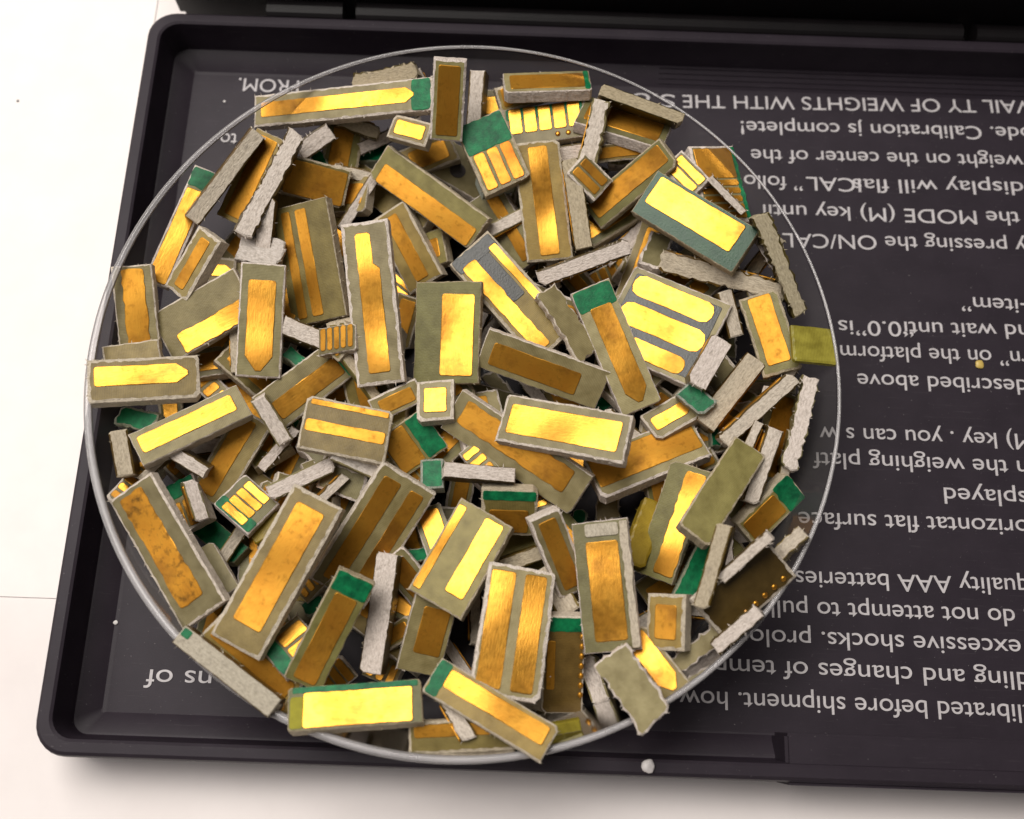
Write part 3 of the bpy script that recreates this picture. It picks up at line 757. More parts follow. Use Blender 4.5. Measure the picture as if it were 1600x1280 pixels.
S('b',(-1.2276,1.1542,0.3382),(0.7785,-0.6261,-0.0439),(0.0013,-0.0682,0.9977),-1,0.372,0.272,0.15,'tiny connector scrap with three fine bright lines left of the wide pale gold block',{'pads': [('pad', 0, -0.3, 0.9, 0.21, 0, 0), ('pad', 0, -0.0, 0.9, 0.21, 0, 0), ('pad', 0, 0.3, 0.9, 0.21, 0, 0)]})
S('o',(-2.5245,1.2639,0.9578),(0.9508,-0.2768,-0.1394),(0.1039,-0.1391,0.9848),-1,0.386,0.337,0.14,'crumbly whitish lump of torn board above the standing arrow scrap',{'rough': 1, 'white': 1})
S('m',(-3.648,0.5885,1.0068),(0.1387,-0.9466,-0.2909),(0.1339,-0.2732,0.9526),-1,0.812,0.379,0.17,'scrap with worn brown orange gold leaning on the rim at the paper side',{'pads': [('pad', 0, 0, 0.9, 0.55, 0, 1)]})
S('mb',(-3.0246,0.5767,0.899),(0.8463,0.5132,0.1428),(-0.0041,-0.2619,0.9651),-1,0.942,0.513,0.16,'wide olive scrap with a ragged pale orange strip along its lower side',{'pads': [('pad', 0.08, 0.28, 0.86, 0.4, 0, 1)]})
S('e',(-2.0062,0.4215,0.8828),(0.9139,-0.2524,-0.3179),(0.2723,-0.1994,0.9413),-1,0.497,0.188,0.32,'grey bar bridging two scraps below the broad twin streak scrap',{})
S('mb',(-2.4381,0.5003,1.01),(-0.0033,-0.9712,-0.2381),(0.1317,-0.2365,0.9627),-1,1.098,0.419,0.14,'standing scrap with a raised frame and downward pointing arrow gold finger',{'pads': [('pad', 0.05, 0, 0.8, 0.62, 1, 0)]})
S('mb',(-1.355,0.6486,1.1784),(0.1423,-0.9536,-0.2653),(-0.0874,-0.2791,0.9563),-1,1.556,0.455,0.14,'tallest strip near the centre with a notched straight gold finger',{'pads': [('pad', 0, 0, 0.86, 0.46, 0, 2)]})
S('m',(-1.6629,0.3207,1.0071),(0.6302,0.6587,0.4111),(-0.357,-0.2244,0.9067),-1,0.328,0.258,0.16,'small scrap with two coppery stubs hidden left of the notched tall strip',{'pads': [('pad', 0, -0.2, 0.8, 0.3, 0, 0), ('pad', 0, 0.2, 0.8, 0.3, 0, 0)]})
S('mb',(-0.6533,0.4571,0.9553),(0.0024,-0.966,-0.2585),(-0.1512,-0.2558,0.9548),-1,0.988,0.642,0.13,'wide scrap with one broad pale gold block beside ribbed grey sides near the centre',{'pads': [('pad', 0.02, -0.16, 0.8, 0.5, 0, 0)]})
S('b',(-0.0389,0.8873,0.9087),(0.6817,-0.7266,-0.0858),(-0.0153,-0.1314,0.9912),-1,1.310,0.508,0.17,'scrap with bright slim finger and charcoal mask, sloping down near the centre',{'pads': [('pad', 0.03, 0.22, 0.86, 0.32, 0, 1), ('pad', -0.1, -0.36, 0.6, 0.16, 0, 0)], 'mask': (-1, 0.12), 'char': 1})
S('o',(0.4935,0.6029,0.9956),(0.5805,-0.7971,-0.166),(0.1395,-0.1035,0.9848),-1,0.781,0.220,0.13,'rough grey green chunk standing between the charcoal mask scrap and the arrow finger',{'rough': 1})
S('e',(0.6554,1.2446,0.9489),(0.923,0.2964,0.2453),(-0.079,-0.478,0.8748),-1,0.953,0.163,0.32,'grey bar lying across the lower ends of the two finger scrap, upper middle',{'side': 1})
S('b',(1.4452,0.6688,0.8206),(0.8968,-0.4285,0.1103),(-0.1332,-0.0236,0.9908),-1,1.039,0.935,0.15,'big scrap with three thick bright gold fingers on the lettering side',{'pads': [('pad', -0.02, -0.31, 0.82, 0.24, 0, 3), ('pad', 0.0, 0.02, 0.86, 0.26, 0, 3), ('pad', 0.06, 0.34, 0.6, 0.2, 0, 3)], 'darkgap': 1})
S('mb',(0.974,0.3761,0.9475),(0.4099,-0.8961,-0.1704),(-0.0269,-0.1987,0.9797),-1,1.287,0.406,0.17,'long scrap with a golden finger ending in a point and a cut green corner',{'pads': [('pad', 0.06, -0.04, 0.78, 0.54, 1, 0)], 'mask': (-1, 0.17)})
S('e',(2.1162,0.8062,0.8437),(0.2949,-0.9103,-0.2904),(-0.0374,-0.3147,0.9485),-1,0.465,0.150,0.32,'grey board edge standing beside the three thick finger scrap',{})
S('e',(1.8275,0.1784,1.1509),(0.4751,0.8543,0.211),(-0.0472,-0.2147,0.9755),-1,0.507,0.214,0.32,'pale greenish bar closing the ends of the three thick fingers',{'pale': 1})
S('b',(1.532,-0.2383,0.7948),(0.8482,0.5266,0.0571),(-0.1516,0.1381,0.9787),-1,0.524,0.314,0.17,'scrap with teardrop shaped bright gold tip near the three thick fingers',{'pads': [('pad', 0, 0, 0.8, 0.45, 1, 0)]})
S('g',(1.737,-0.1161,0.9599),(0.743,-0.6667,0.0587),(-0.1524,-0.0832,0.9848),-1,0.326,0.208,0.14,'small dark green chip right below the three thick fingers',{})
S('m',(2.4363,0.5349,1.0517),(0.2891,-0.9525,-0.0959),(-0.2385,-0.1686,0.9564),-1,0.796,0.367,0.14,'scrap with orange gold face framed by raised grey edges at the lettering side rim',{'pads': [('pad', -0.04, 0, 0.86, 0.6, 0, 0)]})
S('y',(2.8077,0.3774,1.1945),(0.995,-0.0363,-0.0935),(0.0978,0.1435,0.9848),-1,0.419,0.376,0.06,'thin olive yellow tab sticking out over the rim onto the lettering',{})
S('e',(2.0726,-0.0307,0.9307),(0.593,0.7821,0.1915),(-0.0669,-0.1891,0.9797),-1,0.809,0.216,0.32,'thick grey bar, upper of the two crossing below the framed orange scrap',{'side': 1})
S('e',(2.2917,-0.2515,1.0965),(0.7181,0.6624,0.2135),(-0.0626,-0.2441,0.9677),-1,0.889,0.141,0.32,'slim grey bar, lower of the two crossing below the framed orange scrap',{'side': -1})
S('e',(2.6713,-0.3687,1.1208),(0.2375,0.9558,0.1733),(-0.1428,-0.1421,0.9795),-1,0.898,0.160,0.32,'grey bar standing along the rim beside the weighing lines of lettering',{'rough': 1})
S('d',(2.5271,-0.4145,0.7808),(0.2297,0.9361,0.2662),(0.412,-0.3413,0.8448),-1,0.867,0.412,0.13,'scrap with dark brown gold face leaning behind the rim bar on the lettering side',{'pads': [('pad', 0, 0, 0.9, 0.6, 0, 0)]})
S('o',(-3.6186,0.1135,1.0198),(0.9764,0.2092,-0.0536),(0.0863,-0.1507,0.9848),-1,0.527,0.210,0.14,'small olive scrap peeping out behind the paper side arrow strip',{})
S('b',(-3.4001,-0.1897,1.1836),(0.9583,0.1715,-0.2287),(0.231,0.0065,0.9729),-1,0.980,0.410,0.17,'olive strip with bright arrow pointing inwards, overhanging the paper side rim',{'pads': [('pad', -0.02, -0.1, 0.84, 0.46, 1, 0)]})
S('g',(-3.5298,-0.4992,0.9024),(0.9344,-0.3265,0.1424),(-0.1668,-0.0481,0.9848),-1,0.418,0.203,0.14,'jagged green shard under the paper side arrow strip',{'rough': 1})
S('e',(-3.5347,-0.8805,1.1032),(0.2305,-0.9466,-0.2256),(0.1712,-0.1888,0.967),-1,0.421,0.166,0.32,'short grey bar upright by the rim on the paper side',{})
S('b',(-2.9573,-0.5737,1.0586),(0.8323,0.5329,-0.1527),(0.1678,0.0203,0.9856),-1,1.067,0.333,0.17,'scrap with bright yellow bar and pale tip below the paper side arrow strip',{'pads': [('pad', -0.02, -0.06, 0.86, 0.5, 0, 0)]})
S('m',(-2.6689,-0.7845,0.6589),(0.4651,0.8692,0.1678),(0.1015,-0.2407,0.9653),-1,0.917,0.362,0.17,'leaning scrap with plain brown orange face right of the small grey arch',{'pads': [('pad', 0, -0.12, 0.88, 0.5, 0, 0)]})
S('e',(-3.2615,-0.9313,0.9367),(0.6578,0.7465,0.0999),(0.1768,-0.2819,0.943),-1,0.426,0.093,0.32,'thin grey edge forming the outer arm of a small arch on the paper side',{})
S('e',(-2.9631,-0.9116,0.974),(0.842,-0.4568,-0.2868),(0.1621,-0.2929,0.9423),-1,0.391,0.116,0.32,'thin grey edge forming the inner arm of a small arch on the paper side',{})
S('mb',(-2.0129,-0.0691,0.7673),(0.7438,0.6684,-0.0024),(0.1552,-0.1693,0.9733),-1,0.917,0.419,0.13,'scrap with flat orange bar and green end touching the notched tall strip',{'pads': [('pad', 0.02, 0.1, 0.82, 0.46, 0, 0)], 'mask': (1, 0.05)})
S('e',(-2.2228,-0.499,1.0211),(0.5183,-0.7458,-0.4185),(0.2427,-0.341,0.9082),-1,0.497,0.151,0.32,'pale grey bar leaning below the orange bar scrap with the green end',{})
S('d',(-1.5121,-0.5969,1.1516),(0.987,-0.1424,-0.074),(0.0697,-0.0348,0.997),-1,0.803,0.502,0.14,'blocky olive scrap with a ridge of brown gold across its middle',{'pads': [('pad', 0, 0.04, 0.92, 0.22, 0, 0), ('pad', 0, -0.4, 0.9, 0.1, 0, 0)], 'ol': 1})
S('b',(-0.7262,-0.2247,0.9577),(0.0603,-0.9948,0.0821),(-0.0672,0.0781,0.9947),-1,0.404,0.351,0.15,'square end scrap with a small bright gold square below the wide pale gold block',{'pads': [('pad', 0, 0, 0.62, 0.62, 0, 0)]})
S('m',(-1.0962,-0.22,0.88),(0.8847,0.4641,0.044),(0.1292,-0.3348,0.9334),-1,0.496,0.231,0.17,'scrap with a dim coppery patch left of the small bright gold square',{'pads': [('pad', 0, 0, 0.7, 0.6, 0, 0)]})
S('m',(-0.9261,-0.6095,0.8063),(0.7854,0.6186,0.0211),(0.1362,-0.206,0.969),-1,0.507,0.448,0.16,'scrap with orange patch crossed by a green band, at the centre of the pile',{'pads': [('pad', -0.22, 0, 0.5, 0.9, 0, 0)], 'mask': (1, 0.4)})
S('g',(-0.7256,-0.9081,0.8388),(0.0664,-0.9836,0.1676),(-0.0571,0.164,0.9848),-1,0.298,0.216,0.14,'pointed dark green chip at the centre of the pile',{})
S('d',(0.2809,0.1427,0.8901),(0.9509,-0.2814,-0.1293),(-0.0302,-0.4998,0.8656),-1,1.229,0.386,0.13,'scrap with dim brown gold face and frosty white upper edge near the centre',{'pads': [('pad', -0.06, 0.06, 0.72, 0.58, 0, 0)]})
S('m',(0.0436,-0.6908,0.9167),(0.84,-0.5425,0.0002),(-0.2231,-0.3451,0.9117),-1,1.469,0.426,0.15,'long sloping scrap with worn orange finger passing under the brightest bar',{'pads': [('pad', -0.02, -0.1, 0.82, 0.56, 0, 1)]})
S('m',(1.2863,-0.6487,0.7832),(0.9075,0.4181,-0.0408),(-0.0677,0.2414,0.9681),-1,1.137,0.478,0.16,'scrap with broad orange face and rough grey lower edge right of the brightest bar',{'pads': [('pad', 0, -0.06, 0.94, 0.68, 0, 0)]})
S('b',(0.4709,-0.525,1.216),(0.9236,-0.2269,0.309),(-0.3003,0.0728,0.9511),-1,1.224,0.463,0.15,'brightest flat gold bar with scratch marks, lying on top just past the centre',{'pads': [('pad', 0, 0, 0.88, 0.62, 0, 0)]})
S('e',(-0.272,-0.9307,1.0521),(0.9895,-0.0193,-0.143),(0.1398,-0.1156,0.9834),-1,0.658,0.141,0.32,'grey bar lying under the long sloping scrap at the centre',{})
S('e',(-1.9199,-1.0249,0.9463),(0.8886,0.4527,0.0742),(0.0454,-0.2477,0.9678),-1,0.652,0.153,0.32,'purplish grey bar lying under the blocky olive scrap',{})
S('o',(-1.5563,-1.0082,0.8255),(0.9515,-0.2979,-0.0769),(0.0258,-0.1717,0.9848),-1,0.430,0.272,0.17,'plain olive corner of board below the blocky ridge scrap',{})
S('e',(-1.2741,-0.9319,0.9831),(0.8952,-0.3301,-0.2995),(0.2501,-0.1843,0.9505),-1,0.764,0.129,0.32,'whitish bar lying between the blocky ridge scrap and the broad twin band scrap',{'white': 1})
S('m',(-3.0778,-1.2513,0.6236),(0.4396,-0.8981,-0.0125),(-0.277,-0.1488,0.9493),-1,0.491,0.410,0.15,'scrap with brown fingers, green band and pale grey bar on the paper side',{'pads': [('pad', 0.18, -0.15, 0.55, 0.24, 0, 0), ('pad', 0.18, 0.15, 0.55, 0.24, 0, 0)], 'mask': (-1, 0.3)})
S('e',(-2.8502,-1.2623,0.9486),(0.3354,-0.8944,-0.2959),(0.3748,-0.1615,0.9129),-1,0.386,0.134,0.32,'short pale bar with copper lined side next to the brown fingers',{'side': 1})
S('b',(-2.4165,-1.2578,0.8574),(0.7901,-0.6112,-0.0458),(0.1609,0.1348,0.9777),-1,0.437,0.398,0.13,'connector scrap with four yellow ribs and a green corner on the paper side',{'pads': [('pad', -0.02, -0.345, 0.62, 0.198, 0, 0), ('pad', -0.02, -0.115, 0.62, 0.198, 0, 0), ('pad', -0.02, 0.115, 0.62, 0.198, 0, 0), ('pad', -0.02, 0.345, 0.62, 0.198, 0, 0)], 'mask': (3, 0.3), 'ribs': 1})
S('y',(-2.2647,-1.4171,0.7489),(0.8356,0.5494,0.0047),(-0.0992,0.1425,0.9848),-1,0.311,0.277,0.17,'small olive yellow scrap ringed by thin grey edges below the four ribs',{})
S('g',(-2.7682,-1.5142,0.3756),(0.7996,-0.5814,0.15),(-0.0688,0.1594,0.9848),-1,0.572,0.237,0.14,'thin green strip with grey edge below the brown fingers scrap',{})
S('o',(-2.72,-1.8935,0.7412),(0.5951,-0.786,0.1675),(-0.0641,0.1614,0.9848),-1,0.542,0.346,0.17,'olive chunk with frosted side leaning on the mottled long piece',{'white': 0})
S('o',(1.9087,-1.0537,1.231),(0.5441,0.8209,-0.1734),(0.0879,0.1498,0.9848),-1,1.065,0.324,0.15,'smooth blank olive grey slab leaning on the lettering side',{'smooth': 1})
S('mb',(1.5128,-1.2814,0.8321),(0.2989,0.923,0.2424),(-0.3573,-0.1273,0.9253),-1,1.098,0.381,0.14,'scrap with long golden bar and toothed edge below the broad orange face',{'pads': [('pad', 0, 0.2, 0.9, 0.5, 0, 1)]})
S('y',(1.2759,-1.3753,0.7435),(0.3446,0.9323,-0.1102),(0.1645,0.0556,0.9848),-1,0.651,0.228,0.15,'dim yellow green scrap wedged beside the toothed golden bar',{})
S('d',(2.3406,-0.9681,0.6336),(0.4878,0.8248,-0.286),(0.5,0.0046,0.866),-1,0.823,0.361,0.16,'brown scrap with dim gold streak beneath the green cornered rim scrap',{'pads': [('pad', 0, 0, 0.6, 0.4, 0, 0)]})
S('d',(2.4287,-1.1562,0.8785),(0.6959,0.7081,0.1192),(0.2803,-0.4208,0.8628),-1,0.671,0.324,0.14,'scrap with green corner and glinting gold edge leaning on the lettering side rim',{'pads': [('pad', -0.14, 0, 0.6, 0.7, 0, 0)], 'mask': (1, 0.3)})
S('m',(-3.0091,-1.7513,1.1099),(0.5752,-0.8155,-0.0637),(-0.1927,-0.2108,0.9583),-1,1.349,0.476,0.13,'long tarnished scrap with mottled gold, lowest on the paper side rim',{'pads': [('pad', -0.04, 0.06, 0.84, 0.52, 0, 1)], 'dirty': 1})
S('m',(-1.9807,-1.921,1.2882),(0.4333,0.8926,0.1241),(-0.0694,-0.1043,0.9921),-1,1.453,0.489,0.15,'longest scrap with plain matte orange bar in the lower half on the paper side',{'pads': [('pad', 0.03, 0.0, 0.78, 0.56, 0, 0)]})
S('d',(-1.2317,-1.5151,0.8332),(0.5016,0.8091,0.3062),(0.1565,-0.433,0.8877),-1,1.270,0.582,0.14,'broad scrap with twin dim bronze bands in the lower middle',{'pads': [('pad', 0, -0.2, 0.86, 0.3, 0, 0), ('pad', 0, 0.24, 0.86, 0.24, 0, 0)]})
S('b',(-0.6756,-1.4348,0.6915),(0.3862,-0.9161,0.1081),(-0.0099,0.1131,0.9935),-1,0.534,0.285,0.17,'scrap with bright gold end behind the twin band bright scrap',{'pads': [('pad', 0, 0, 0.85, 0.7, 0, 0)]})
S('d',(0.0039,-1.2621,0.8589),(0.9995,0.006,-0.0302),(0.0275,-0.6154,0.7877),-1,0.519,0.460,0.16,'scrap facing the catch side with green band under a pale grey top edge',{'pads': [('pad', 0, 0.18, 0.7, 0.5, 0, 0)], 'mask': (2.5, 0.2)})
S('b',(-0.4108,-1.7147,1.0201),(0.4654,0.8828,0.0639),(-0.1224,-0.0073,0.9924),-1,0.939,0.550,0.17,'scrap with one broad bright bar and one thin, parted by olive, lower middle',{'pads': [('pad', 0.06, 0.2, 0.8, 0.34, 0, 0), ('pad', 0.0, -0.4, 0.9, 0.14, 0, 0)]})
S('e',(0.1356,-1.6741,0.8025),(0.9228,0.3485,0.1641),(-0.0798,-0.2438,0.9665),-1,0.435,0.139,0.32,'rough grey bar above the upright twin bar scrap',{})
S('d',(0.4697,-1.6643,1.1147),(0.3967,-0.7978,-0.4541),(0.2221,-0.3966,0.8907),-1,0.788,0.298,0.15,'dim brown scrap with a grey edge beside the scrap with the pale top edge',{'pads': [('pad', 0, 0, 0.85, 0.55, 0, 0)]})
S('e',(0.4571,-1.9571,0.9274),(0.5258,-0.8503,-0.0228),(-0.1754,-0.1347,0.9752),-1,0.475,0.219,0.32,'purplish grey bar between the two upright scraps in the lower half',{})
S('m',(-0.8905,-1.8705,0.6507),(0.6357,-0.6703,-0.3829),(0.1613,-0.3697,0.915),-1,0.570,0.293,0.14,'scrap showing a dim coppery face between the grey upright bar and the bright twin bars',{'pads': [('pad', 0, 0, 0.8, 0.6, 0, 0)]})
S('mb',(0.8719,-1.9365,1.1954),(0.1235,-0.9861,-0.1111),(-0.1683,-0.1311,0.977),-1,1.129,0.490,0.14,'upright scrap with pale orange block and a milky white cap, lower half lettering side',{'pads': [('pad', 0.04, 0, 0.76, 0.58, 0, 0)], 'whitecap': 1})
S('mb',(0.0829,-2.3508,1.1873),(-0.1091,-0.9917,0.0674),(0.0906,0.0576,0.9942),-1,1.121,0.596,0.14,'upright scrap with two equal golden bars and a dark gap, lower half',{'pads': [('pad', 0.0, -0.22, 0.9, 0.32, 0, 0), ('pad', 0.0, 0.26, 0.9, 0.36, 0, 0)]})
S('g',(1.728,-1.7442,0.7382),(0.442,0.8804,-0.1717),(0.1004,0.1417,0.9848),-1,0.783,0.197,0.14,'tall green face beside the grey bar on the lettering side, lower half',{})
S('e',(1.7252,-1.7945,1.5744),(0.2561,0.9414,0.2196),(-0.297,-0.1396,0.9446),-1,0.727,0.137,0.32,'smooth grey bar standing next to the tall green face',{'side': 0})
S('d',(2.0652,-1.9481,1.3123),(0.7368,0.6705,0.0872),(0.2534,-0.3935,0.8837),-1,0.847,0.469,0.13,'dark brown scrap with a row of tiny gold dots at the lettering side rim',{'dots': 5, 'body': 'brown'})
S('e',(1.9997,-1.7164,1.5833),(0.6823,0.6387,0.3557),(-0.2655,-0.2368,0.9346),-1,0.560,0.104,0.32,'thin olive bar leaning above the gold dotted scrap',{})
S('o',(1.7066,-2.4178,1.0897),(0.7687,0.6157,0.1735),(-0.1304,-0.1147,0.9848),-1,0.577,0.160,0.17,'jagged greenish fragment lying along the rim below the gold dotted scrap',{'rough': 1})
S('m',(1.3873,-2.231,1.1938),(-0.0231,-0.9885,-0.1495),(-0.4999,-0.118,0.858),-1,0.477,0.350,0.17,'small framed scrap with an orange square near the gold dotted scrap',{'pads': [('pad', 0, 0, 0.62, 0.56, 0, 0)]})
S('b',(-1.8495,-2.5231,1.0146),(0.6843,0.692,-0.2299),(0.0357,0.2831,0.9584),-1,0.429,0.381,0.14,'scrap with two glossy bright stubs and a green corner by the matte longest scrap',{'pads': [('pad', 0.16, -0.2, 0.6, 0.336, 0, 0), ('pad', 0.16, 0.2, 0.6, 0.336, 0, 0)], 'mask': (-1, 0.3)})
S('d',(-1.4936,-2.4014,1.2117),(0.4221,0.8693,0.2571),(0.1309,-0.3391,0.9316),-1,1.038,0.340,0.15,'scrap with brown bronze face and bright green tip in the lower middle',{'pads': [('pad', -0.08, 0, 0.78, 0.6, 0, 0)], 'mask': (1, 0.17)})
S('e',(-1.1167,-2.2155,0.9369),(0.083,0.9914,0.1011),(-0.037,-0.0983,0.9945),-1,1.054,0.206,0.32,'long smooth grey bar standing in the lower middle',{})
S('d',(-0.6873,-2.3769,0.7714),(0.2255,0.9229,0.3122),(0.0983,-0.3404,0.9351),-1,0.718,0.392,0.17,'scrap with dim square of bronze beneath the bright twin bars',{'pads': [('pad', 0.05, 0.08, 0.6, 0.62, 0, 0)]})
S('d',(-2.1626,-2.6652,1.0404),(0.7637,-0.5992,-0.2403),(0.1711,-0.1711,0.9703),-1,0.940,0.263,0.17,'brown faced scrap behind the whitish bar at the lower paper side rim',{'pads': [('pad', 0, 0, 0.9, 0.6, 0, 0)]})
S('e',(-2.2949,-2.7698,1.359),(0.8259,-0.5593,-0.0706),(0.0789,-0.0093,0.9968),-1,1.022,0.180,0.32,'whitish bar with a green tip lying along the rim, lower paper side',{'white': 1, 'greentip': 1})
S('m',(-1.5122,-2.7575,0.5472),(0.7389,0.6736,-0.015),(0.1847,-0.1811,0.966),-1,0.301,0.257,0.15,'tiny ribbed gold connector scrap behind the palest gold block',{'pads': [('pad', -0.3, 0, 0.24, 0.9, 0, 0), ('pad', -0.0, 0, 0.24, 0.9, 0, 0), ('pad', 0.3, 0, 0.24, 0.9, 0, 0)]})
S('e',(0.8104,-2.7131,0.7087),(0.3653,-0.9309,-0.0096),(-0.198,-0.0877,0.9763),-1,0.430,0.161,0.32,'grey edge leaning beside the brown scrap with beaded gold rim',{})
S('d',(0.5294,-2.6089,0.8801),(0.0072,-0.9135,-0.4067),(0,-0.4067,0.9135),-1,0.891,0.361,0.15,'brown scrap with green top band and beaded gold side, near the catch side rim',{'pads': [('pad', 0.0, 0.3, 0.5, 0.2, 0, 0)], 'beads': 1, 'mask': (-1, 0.14), 'body': 'brown'})
S('b',(1.2973,-2.5676,1.1109),(0.6018,-0.7776,0.1821),(-0.2599,0.0249,0.9653),-1,0.631,0.275,0.14,'bright curled gold tip peeking over the rim beside the frayed lump',{'pads': [('pad', 0, 0, 0.9, 0.7, 1, 0)]})
S('o',(1.0809,-2.7994,1.3443),(0.5925,-0.8048,0.0359),(-0.1579,-0.0723,0.9848),-1,0.644,0.319,0.17,'frayed shiny lump of board hanging over the rim on the catch side',{'rough': 1, 'smooth': 1})
S('y',(0.4465,-3.1531,1.0797),(0.9802,0.1982,0.0002),(0.0342,-0.1702,0.9848),-1,0.466,0.095,0.13,'thin yellow green splinter lying at the bottom of the dish on the catch side',{})
S('d',(-0.3337,-3.2246,1.1363),(0.9965,0.0832,0.0117),(0,-0.1392,0.9903),-1,0.869,0.259,0.13,'dim brown scrap lying against the catch side rim',{'pads': [('pad', 0, -0.2, 0.9, 0.4, 0, 0)]})
S('b',(-1.2208,-3.0032,1.2576),(0.9947,0.1011,-0.0198),(-0.0065,0.2531,0.9674),-1,1.113,0.364,0.16,'palest gold block with green upper edge and olive end on the catch side rim',{'pads': [('pad', 0.02, 0.06, 0.82, 0.8, 0, 0)], 'mask': (2.5, 0.14), 'endolive': 1})
S('b',(-0.094,-3.0015,1.27),(0.8822,-0.4684,0.0489),(-0.0037,0.0971,0.9953),-1,1.144,0.321,0.16,'scrap with slim bright finger sloping to the catch side rim under the twin bars',{'pads': [('pad', 0.03, -0.12, 0.84, 0.5, 0, 0)], 'mask': (-1, 0.1)})
S('e',(2.315,-0.7861,1.0863),(0.3068,0.9264,0.2181),(-0.0668,-0.2076,0.9759),-1,0.716,0.149,0.32,'brownish board edge standing between the blank olive slab and the rim bar',{'side': -1})
S('e',(2.1721,-0.6349,1.0432),(0.3567,0.8671,0.3478),(-0.3186,-0.237,0.9178),-1,0.578,0.092,0.32,'thin dark edged sliver standing right above the blank olive slab',{'side': 1})
S('e',(2.5781,-0.6528,0.9801),(0.1486,0.9157,0.3735),(-0.2009,-0.3419,0.918),-1,0.441,0.092,0.32,'short olive edge tucked inside the rim bar by the weighing lines',{})
S('e',(2.4021,-1.5864,1.2639),(0.6688,0.6728,0.3162),(-0.3456,-0.0951,0.9336),-1,0.513,0.119,0.32,'ragged grey edge lying along the rim above the gold dotted scrap',{'rough': 1})
S('e',(1.966,-2.2915,1.3146),(0.7128,0.6262,0.316),(-0.259,-0.1837,0.9482),-1,0.491,0.114,0.32,'frayed grey edge lying along the rim below the row of gold dots',{'rough': 1})
S('e',(2.3081,1.0095,0.9412),(0.5033,-0.8219,-0.2668),(-0.2536,-0.4356,0.8637),-1,0.401,0.109,0.32,'short grey edge under the junction of the long rough bar and whitish bar',{})
S('e',(2.6002,0.0873,0.8659),(0.4209,0.7878,0.4497),(-0.2193,-0.3926,0.8932),-1,0.389,0.108,0.32,'small grey edge between the slim crossing bar and the rim',{})
S('b',(-2.9605,-0.055,0.3956),(0.7345,-0.6691,0.1132),(-0.0525,0.1103,0.9925),-1,0.592,0.242,0.16,'small gold chip in the gap beside the scrap with bright yellow bar',{'pads': [('pad', -0.338, 0.05, 0.162, 0.687, 0, 0), ('pad', -0.112, 0.05, 0.162, 0.687, 0, 0), ('pad', 0.112, 0.05, 0.162, 0.687, 0, 0), ('pad', 0.337, 0.05, 0.162, 0.687, 0, 0)]})
S('b',(-3.5052,-1.0774,0.7703),(-0.5143,-0.8356,0.1931),(0.0747,0.1807,0.9807),-1,0.513,0.239,0.17,'small gold chip in the gap beside the thin grey edge forming the outer arm',{'pads': [('pad', -0.36, 0.05, 0.13, 0.712, 0, 0), ('pad', -0.18, 0.05, 0.13, 0.712, 0, 0), ('pad', -0.0, 0.05, 0.13, 0.712, 0, 0), ('pad', 0.18, 0.05, 0.13, 0.712, 0, 0), ('pad', 0.36, 0.05, 0.13, 0.712, 0, 0)]})
S('e',(-0.3715,-3.082,1.171),(0.5514,-0.8263,0.1148),(-0.0079,0.1324,0.9912),-1,0.411,0.136,0.18,'narrow grey sliver in the gap beside the dim brown scrap',{'rough': 1, 'side': 1})
S('o',(1.0211,2.7803,0.6825),(0.0808,-0.9914,-0.1034),(-0.1315,-0.1134,0.9848),-1,0.501,0.240,0.15,'rough olive chip in the gap beside the narrow brown scrap',{'rough': 1})
S('b',(-0.9214,-2.121,0.5241),(0.8702,-0.4735,0.1361),(-0.0298,0.2251,0.9739),-1,0.531,0.239,0.15,'small gold chip in the gap beside the long smooth grey bar',{'pads': [('pad', 0, 0, 0.84, 0.606, 1, 0)]})
S('e',(2.5475,0.1584,0.5264),(-0.981,0.0141,-0.1936),(-0.1836,-0.3915,0.9017),-1,0.499,0.140,0.18,'narrow grey sliver in the gap beside the small grey edge',{'rough': 0, 'side': 0})
S('e',(-1.6515,2.002,0.6475),(-0.5077,-0.8405,-0.189),(0.2657,-0.3615,0.8937),-1,0.699,0.106,0.18,'narrow grey sliver in the gap beside the nearly square scrap fully covered in scratched',{'rough': 0, 'side': 0})
S('e',(2.2203,1.0361,0.633),(-0.8865,-0.2327,-0.3998),(-0.3033,-0.3603,0.8821),-1,0.479,0.166,0.18,'narrow grey sliver in the gap beside the grey board edge',{'rough': 0, 'side': -1})
S('e',(0.3539,1.4522,0.56),(0.141,-0.9579,-0.2501),(0.0275,-0.2488,0.9682),-1,0.602,0.146,0.18,'narrow grey sliver in the gap beside the grey bar lying across the lower ends',{'rough': 0, 'side': 0})
S('b',(0.2073,-1.0065,0.7163),(0.3877,-0.9114,0.1379),(-0.0346,0.1351,0.9902),-1,0.439,0.276,0.15,'small gold chip in the gap beside the scrap facing the catch side',{'pads': [('pad', -0.36, 0.05, 0.13, 0.808, 0, 0), ('pad', -0.18, 0.05, 0.13, 0.808, 0, 0), ('pad', -0.0, 0.05, 0.13, 0.808, 0, 0), ('pad', 0.18, 0.05, 0.13, 0.808, 0, 0), ('pad', 0.36, 0.05, 0.13, 0.808, 0, 0)]})
S('e',(1.721,-2.0525,0.5149),(0.9667,-0.1038,0.2341),(-0.2331,0.0213,0.9722),-1,0.609,0.100,0.18,'narrow grey sliver in the gap beside the small framed scrap with an orange square',{'rough': 0, 'side': 1})
S('o',(-0.1512,0.15,0.2504),(0.6221,-0.7812,-0.0532),(-0.0968,-0.1441,0.9848),-1,0.382,0.176,0.14,'rough olive chip in the gap beside the scrap with dim brown gold face',{'rough': 1})
S('m',(-0.4871,-1.0044,0.2445),(-0.1654,-0.9409,-0.2955),(0.0627,-0.3091,0.949),-1,0.484,0.243,0.13,'small gold chip in the gap beside the grey bar lying under the long sloping',{'pads': [('pad', 0, 0, 0.84, 0.569, 0, 0)]})
